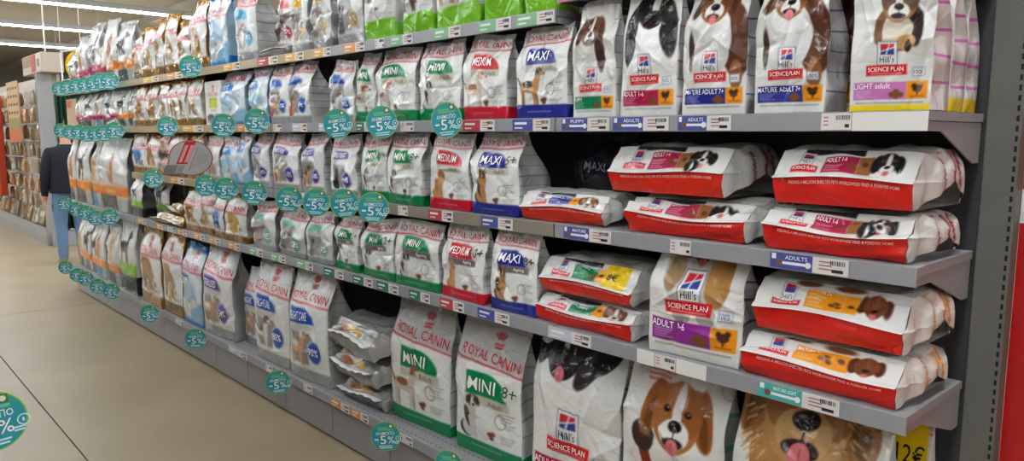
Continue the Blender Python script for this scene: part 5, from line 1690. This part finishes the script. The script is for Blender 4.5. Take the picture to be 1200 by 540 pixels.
for ri, z in enumerate(ROWS):
    for ci, x in enumerate(COLSX):
        k += 1
        o = link('snack_pack', PACK[(ri * 5 + ci * 3 + (ri * ci) % 4) % 8])
        o.location = (GX + x, .49 + .03 * ((k * 7) % 4), z - .205 - .012 * ((k * 5) % 3)); o.rotation_euler = (0, 0, .12 * math.sin(k * 1.7))
        tag(o, 'snack pack in the %s hook row from the top, %s from the grey post' % (ORD[ri], ORD[ci]), 'snack pack', 'hanging snack packs')
for i in range(10):
    o = link('snack_pack', PACK[(i * 3) % 8]); o.location = (GX - .3 - i * .45, .54, .222); o.rotation_euler = (-.25, 0, .1 * math.sin(i)); o.scale = (1.5, 1.2, 1.3)
    tag(o, 'larger snack pack on the gondola base, %s from the grey post' % ORD[i], 'snack pack', 'snack packs on the gondola base')
root = empty('header_sign', (GX - .40, .52, 2.375))
MB().box(-.62, .62, 0, .26, 0, .26, rgb(186, 174, 160), bev=.004).build('sign_box', CARD, root)
c = MB(); c.box(-.6, .25, -.003, 0, .10, .25, rgb(150, 112, 84)); c.box(.0, .25, -.005, -.003, .02, .25, rgb(170, 70, 44)); c.box(.27, .6, -.003, 0, .02, .25, rgb(210, 200, 190)); c.box(.36, .50, -.005, -.003, .08, .18, rgb(150, 110, 90))
c.ob = c.build('sign_print', CARD, root)
tag(root, 'brown box-shaped header sign on top of the snack gondola', 'sign')
root = empty('card_display', (-13.55, .45, 1.42))
MB().box(-.42, .42, 0, .02, 0, .90, rgb(200, 168, 128)).build('card', CARD, root)
c = MB()
for j in range(4):
    for i in range(4): c.box(-.36 + i * .2, -.24 + i * .2, -.002, 0, .42 + j * .12, .46 + j * .12, rgb(110, 76, 50))
c.box(-.42, .42, -.002, 0, .0, .2, rgb(196, 112, 70)); c.box(-.42, .42, -.002, 0, .2, .36, rgb(150, 140, 90))
c.build('card_print', CARD, root)
tag(root, 'tan card display hanging in front of the snack packs', 'display card')
tag(MB().box(-15.6, -14.55, .36, .46, .55, 2.15, rgb(168, 52, 26), bev=.01).build('red_display_panel', CARD), 'rust red display panel standing against the snack gondola', 'panel')
# green canvas roll beside the end post
root = empty('green_canvas', (-11.98, .68, 0))
n = 60; v = []; f = []
for i in range(n + 1):
    t = i / n; x = .0 + .06 * math.sin(t * 38) ; y = t * .34
    for z in (.22, 2.20): v.append((x, y, z))
for i in range(n): f.append((2 * i, 2 * i + 2, 2 * i + 3, 2 * i + 1))
cm = MB().add(v, f)
ob = cm.build('canvas', GREENC, root, True)
sm = ob.modifiers.new('thickness', 'SOLIDIFY'); sm.thickness = .008
MB().tube((0, -.01, 2.2), (0, .36, 2.2), .014, n=8).build('rod', WHITEM, root)
MB().box(.04, .2, -.16, .38, .0, .20, bev=.004).build('base_box', METAL, root)
g2 = MB()
for i in range(14):
    g2.tube((.08, .02 + i * .022, 1.62), (.12, .03 + i * .022, 1.66 + .04 * (i % 3)), .018, .004, 6)
g2.build('leaf_garland', mat('yellow_green_leaf', rgb(112, 138, 52), .7, noise=.2), root)
tag(root, 'folded dark green canvas hanging at the end of the snack gondola', 'canvas')
# white hanging frames
root = empty('hanging_rod', (-15.4, 1.3, 0))
m = MB(); m.tube((0, 0, 4.75), (0, 0, 2.75), .014, n=8)
m.build('rod', WHITEM, root)
tag(root, 'thin white rod hanging from the ceiling above the snack gondola', 'rod')
root = empty('wire_frame', (-10.85, .55, 0))
m = MB(); m.tube((0, 0, 2.2), (0, 0, 2.56), .010, n=6).tube((0, 0, 2.56), (.95, 0, 2.52), .010, n=6).tube((.95, 0, 2.52), (.95, 0, 2.2), .010, n=6).tube((0, 0, 2.2), (.95, 0, 2.2), .014, n=6)
for x in (0, .95): m.tube((x, 0, 2.53), (x, 0, 4.75), .003, n=5)
m.build('frame_rods', WHITEM, root)
tag(root, 'white wire frame hanging past the open end of the shelving', 'frame')

# ---------------------------------------------------------------- the customer
def person(loc, rz):
    J = {'pelvis': (0, 0, .95, .16, .13), 'waist': (0, 0, 1.08, .165, .135), 'chest': (0, .01, 1.30, .185, .14), 'neck': (0, 0, 1.48, .075, .075), 'nape': (0, .0, 1.54, .06, .06),
         'jaw': (0, .03, 1.60, .065, .075), 'skull': (0, .015, 1.68, .078, .095), 'crown': (0, .0, 1.745, .05, .06)}
    E = [('pelvis', 'waist'), ('waist', 'chest'), ('chest', 'neck'), ('neck', 'nape'), ('nape', 'jaw'), ('jaw', 'skull'), ('skull', 'crown')]
    for s, sx in (('l', -1), ('r', 1)):
        J.update({'hip' + s: (sx * .10, 0, .88, .115, .12), 'thigh' + s: (sx * .105, .01, .70, .095, .10), 'knee' + s: (sx * .105, .015, .50, .072, .075), 'calf' + s: (sx * .108, -.01, .32, .066, .07), 'ankle' + s: (sx * .11, -.01, .10, .055, .06),
                  'heel' + s: (sx * .11, -.01, .05, .045, .05), 'toe' + s: (sx * .12, .17, .035, .045, .032),
                  'shoulder' + s: (sx * .19, 0, 1.41, .085, .085), 'elbow' + s: (sx * .25, -.03, 1.12, .062, .062), 'wrist' + s: (sx * .255, .05, .88, .045, .045), 'palm' + s: (sx * .255, .065, .82, .028, .04)})
        E += [('pelvis', 'hip' + s), ('hip' + s, 'thigh' + s), ('thigh' + s, 'knee' + s), ('knee' + s, 'calf' + s), ('calf' + s, 'ankle' + s), ('ankle' + s, 'heel' + s), ('heel' + s, 'toe' + s),
              ('chest', 'shoulder' + s), ('shoulder' + s, 'elbow' + s), ('elbow' + s, 'wrist' + s), ('wrist' + s, 'palm' + s)]
        for q, (dy, ln) in enumerate(((-.028, .07), (-.010, .085), (.010, .09), (.028, .08))):
            b, t = 'f%d%s' % (q, s), 'g%d%s' % (q, s)
            J[b] = (sx * .256, .068 + dy, .765, .010, .010); J[t] = (sx * .246, .074 + dy, .765 - ln * .75, .008, .008)
            E += [('palm' + s, b), (b, t)]
        J['th' + s] = (sx * .250, .118, .80, .010, .010); J['tt' + s] = (sx * .243, .130, .76, .008, .008)
        E += [('palm' + s, 'th' + s), ('th' + s, 'tt' + s)]
    names = list(J); ix = {n: i for i, n in enumerate(names)}
    me = bpy.data.meshes.new('figure')
    me.from_pydata([J[n][:3] for n in names], [(ix[a], ix[b]) for a, b in E], [])
    ob = bpy.data.objects.new('person', me); COL.objects.link(ob)
    sk = ob.modifiers.new('skin', 'SKIN'); sk.use_smooth_shade = True; sk.branch_smoothing = .3
    for n in names:
        sv = me.skin_vertices[0].data[ix[n]]; sv.radius = J[n][3:5]; sv.use_root = (n == 'pelvis')
    ss = ob.modifiers.new('sub', 'SUBSURF'); ss.levels = 2; ss.render_levels = 2
    dg = bpy.context.evaluated_depsgraph_get()
    fin = bpy.data.meshes.new_from_object(ob.evaluated_get(dg))
    bpy.data.objects.remove(ob)
    r = empty('person', loc, rz)
    cols = []
    for p in fin.polygons:
        x, y, z = p.center
        arm = abs(x) > .175 and z < 1.42
        if z < .085: c = rgb(176, 136, 92)
        elif arm and z < .865 and abs(x) > .2: c = rgb(206, 150, 124)
        elif z < .92 and not (arm and abs(x) > .19): c = rgb(104, 132, 168)
        elif z < 1.50: c = rgb(34, 36, 46)
        elif z > 1.69 or (z > 1.60 and y < .0): c = rgb(70, 52, 40)
        else: c = rgb(210, 160, 134)
        cols.append(tuple(lin(c)) + (0.0,))
    while fin.color_attributes: fin.color_attributes.remove(fin.color_attributes[0])
    set_print(fin, np.array(cols))
    fin.materials.clear(); fin.materials.append(CLOTH)
    link('body', fin, r, None, True)
    # face
    fm = MB()
    for sx in (-1, 1):
        fm.tube((sx * .032, .098, 1.672), (sx * .032, .112, 1.672), .010, .006, 8, (.12, .08, .06))
        fm.tube((sx * .082, .0, 1.65), (sx * .092, -.012, 1.665), .022, .014, 8, rgb(206, 154, 128))
    fm.tube((0, .098, 1.668), (0, .128, 1.640), .008, .015, 8, rgb(206, 154, 128))
    fm.box(-.024, .024, .092, .106, 1.603, 1.611, rgb(160, 90, 84))
    fm.build('face_features', CLOTH, r, True)
    # jacket: loose hem and collar
    jm = MB(); n = 28
    prof = [(.90, .205, .165), (.98, .212, .172), (1.10, .205, .165), (1.25, .215, .165), (1.38, .205, .150), (1.45, .13, .12), (1.50, .085, .09)]
    v = []; f = []
    for (z, rx, ry) in prof:
        for i in range(n):
            t = 2 * math.pi * i / n
            k = 1 + .02 * math.sin(5 * t + z * 20)
            v.append((rx * k * math.cos(t), ry * k * math.sin(t), z))
    for j in range(len(prof) - 1):
        for i in range(n): f.append((j * n + i, j * n + (i + 1) % n, (j + 1) * n + (i + 1) % n, (j + 1) * n + i))
    jm.add(v, f, rgb(36, 38, 48))
    jo = jm.build('jacket', CLOTH, r, True)
    tag(r, 'person in dark navy jacket, blue jeans and tan shoes standing past the shelving', 'person')
    return r
pe = person((-10.10, 0.37, 0), math.radians(88))
pe.scale = (.95, .95, .95)
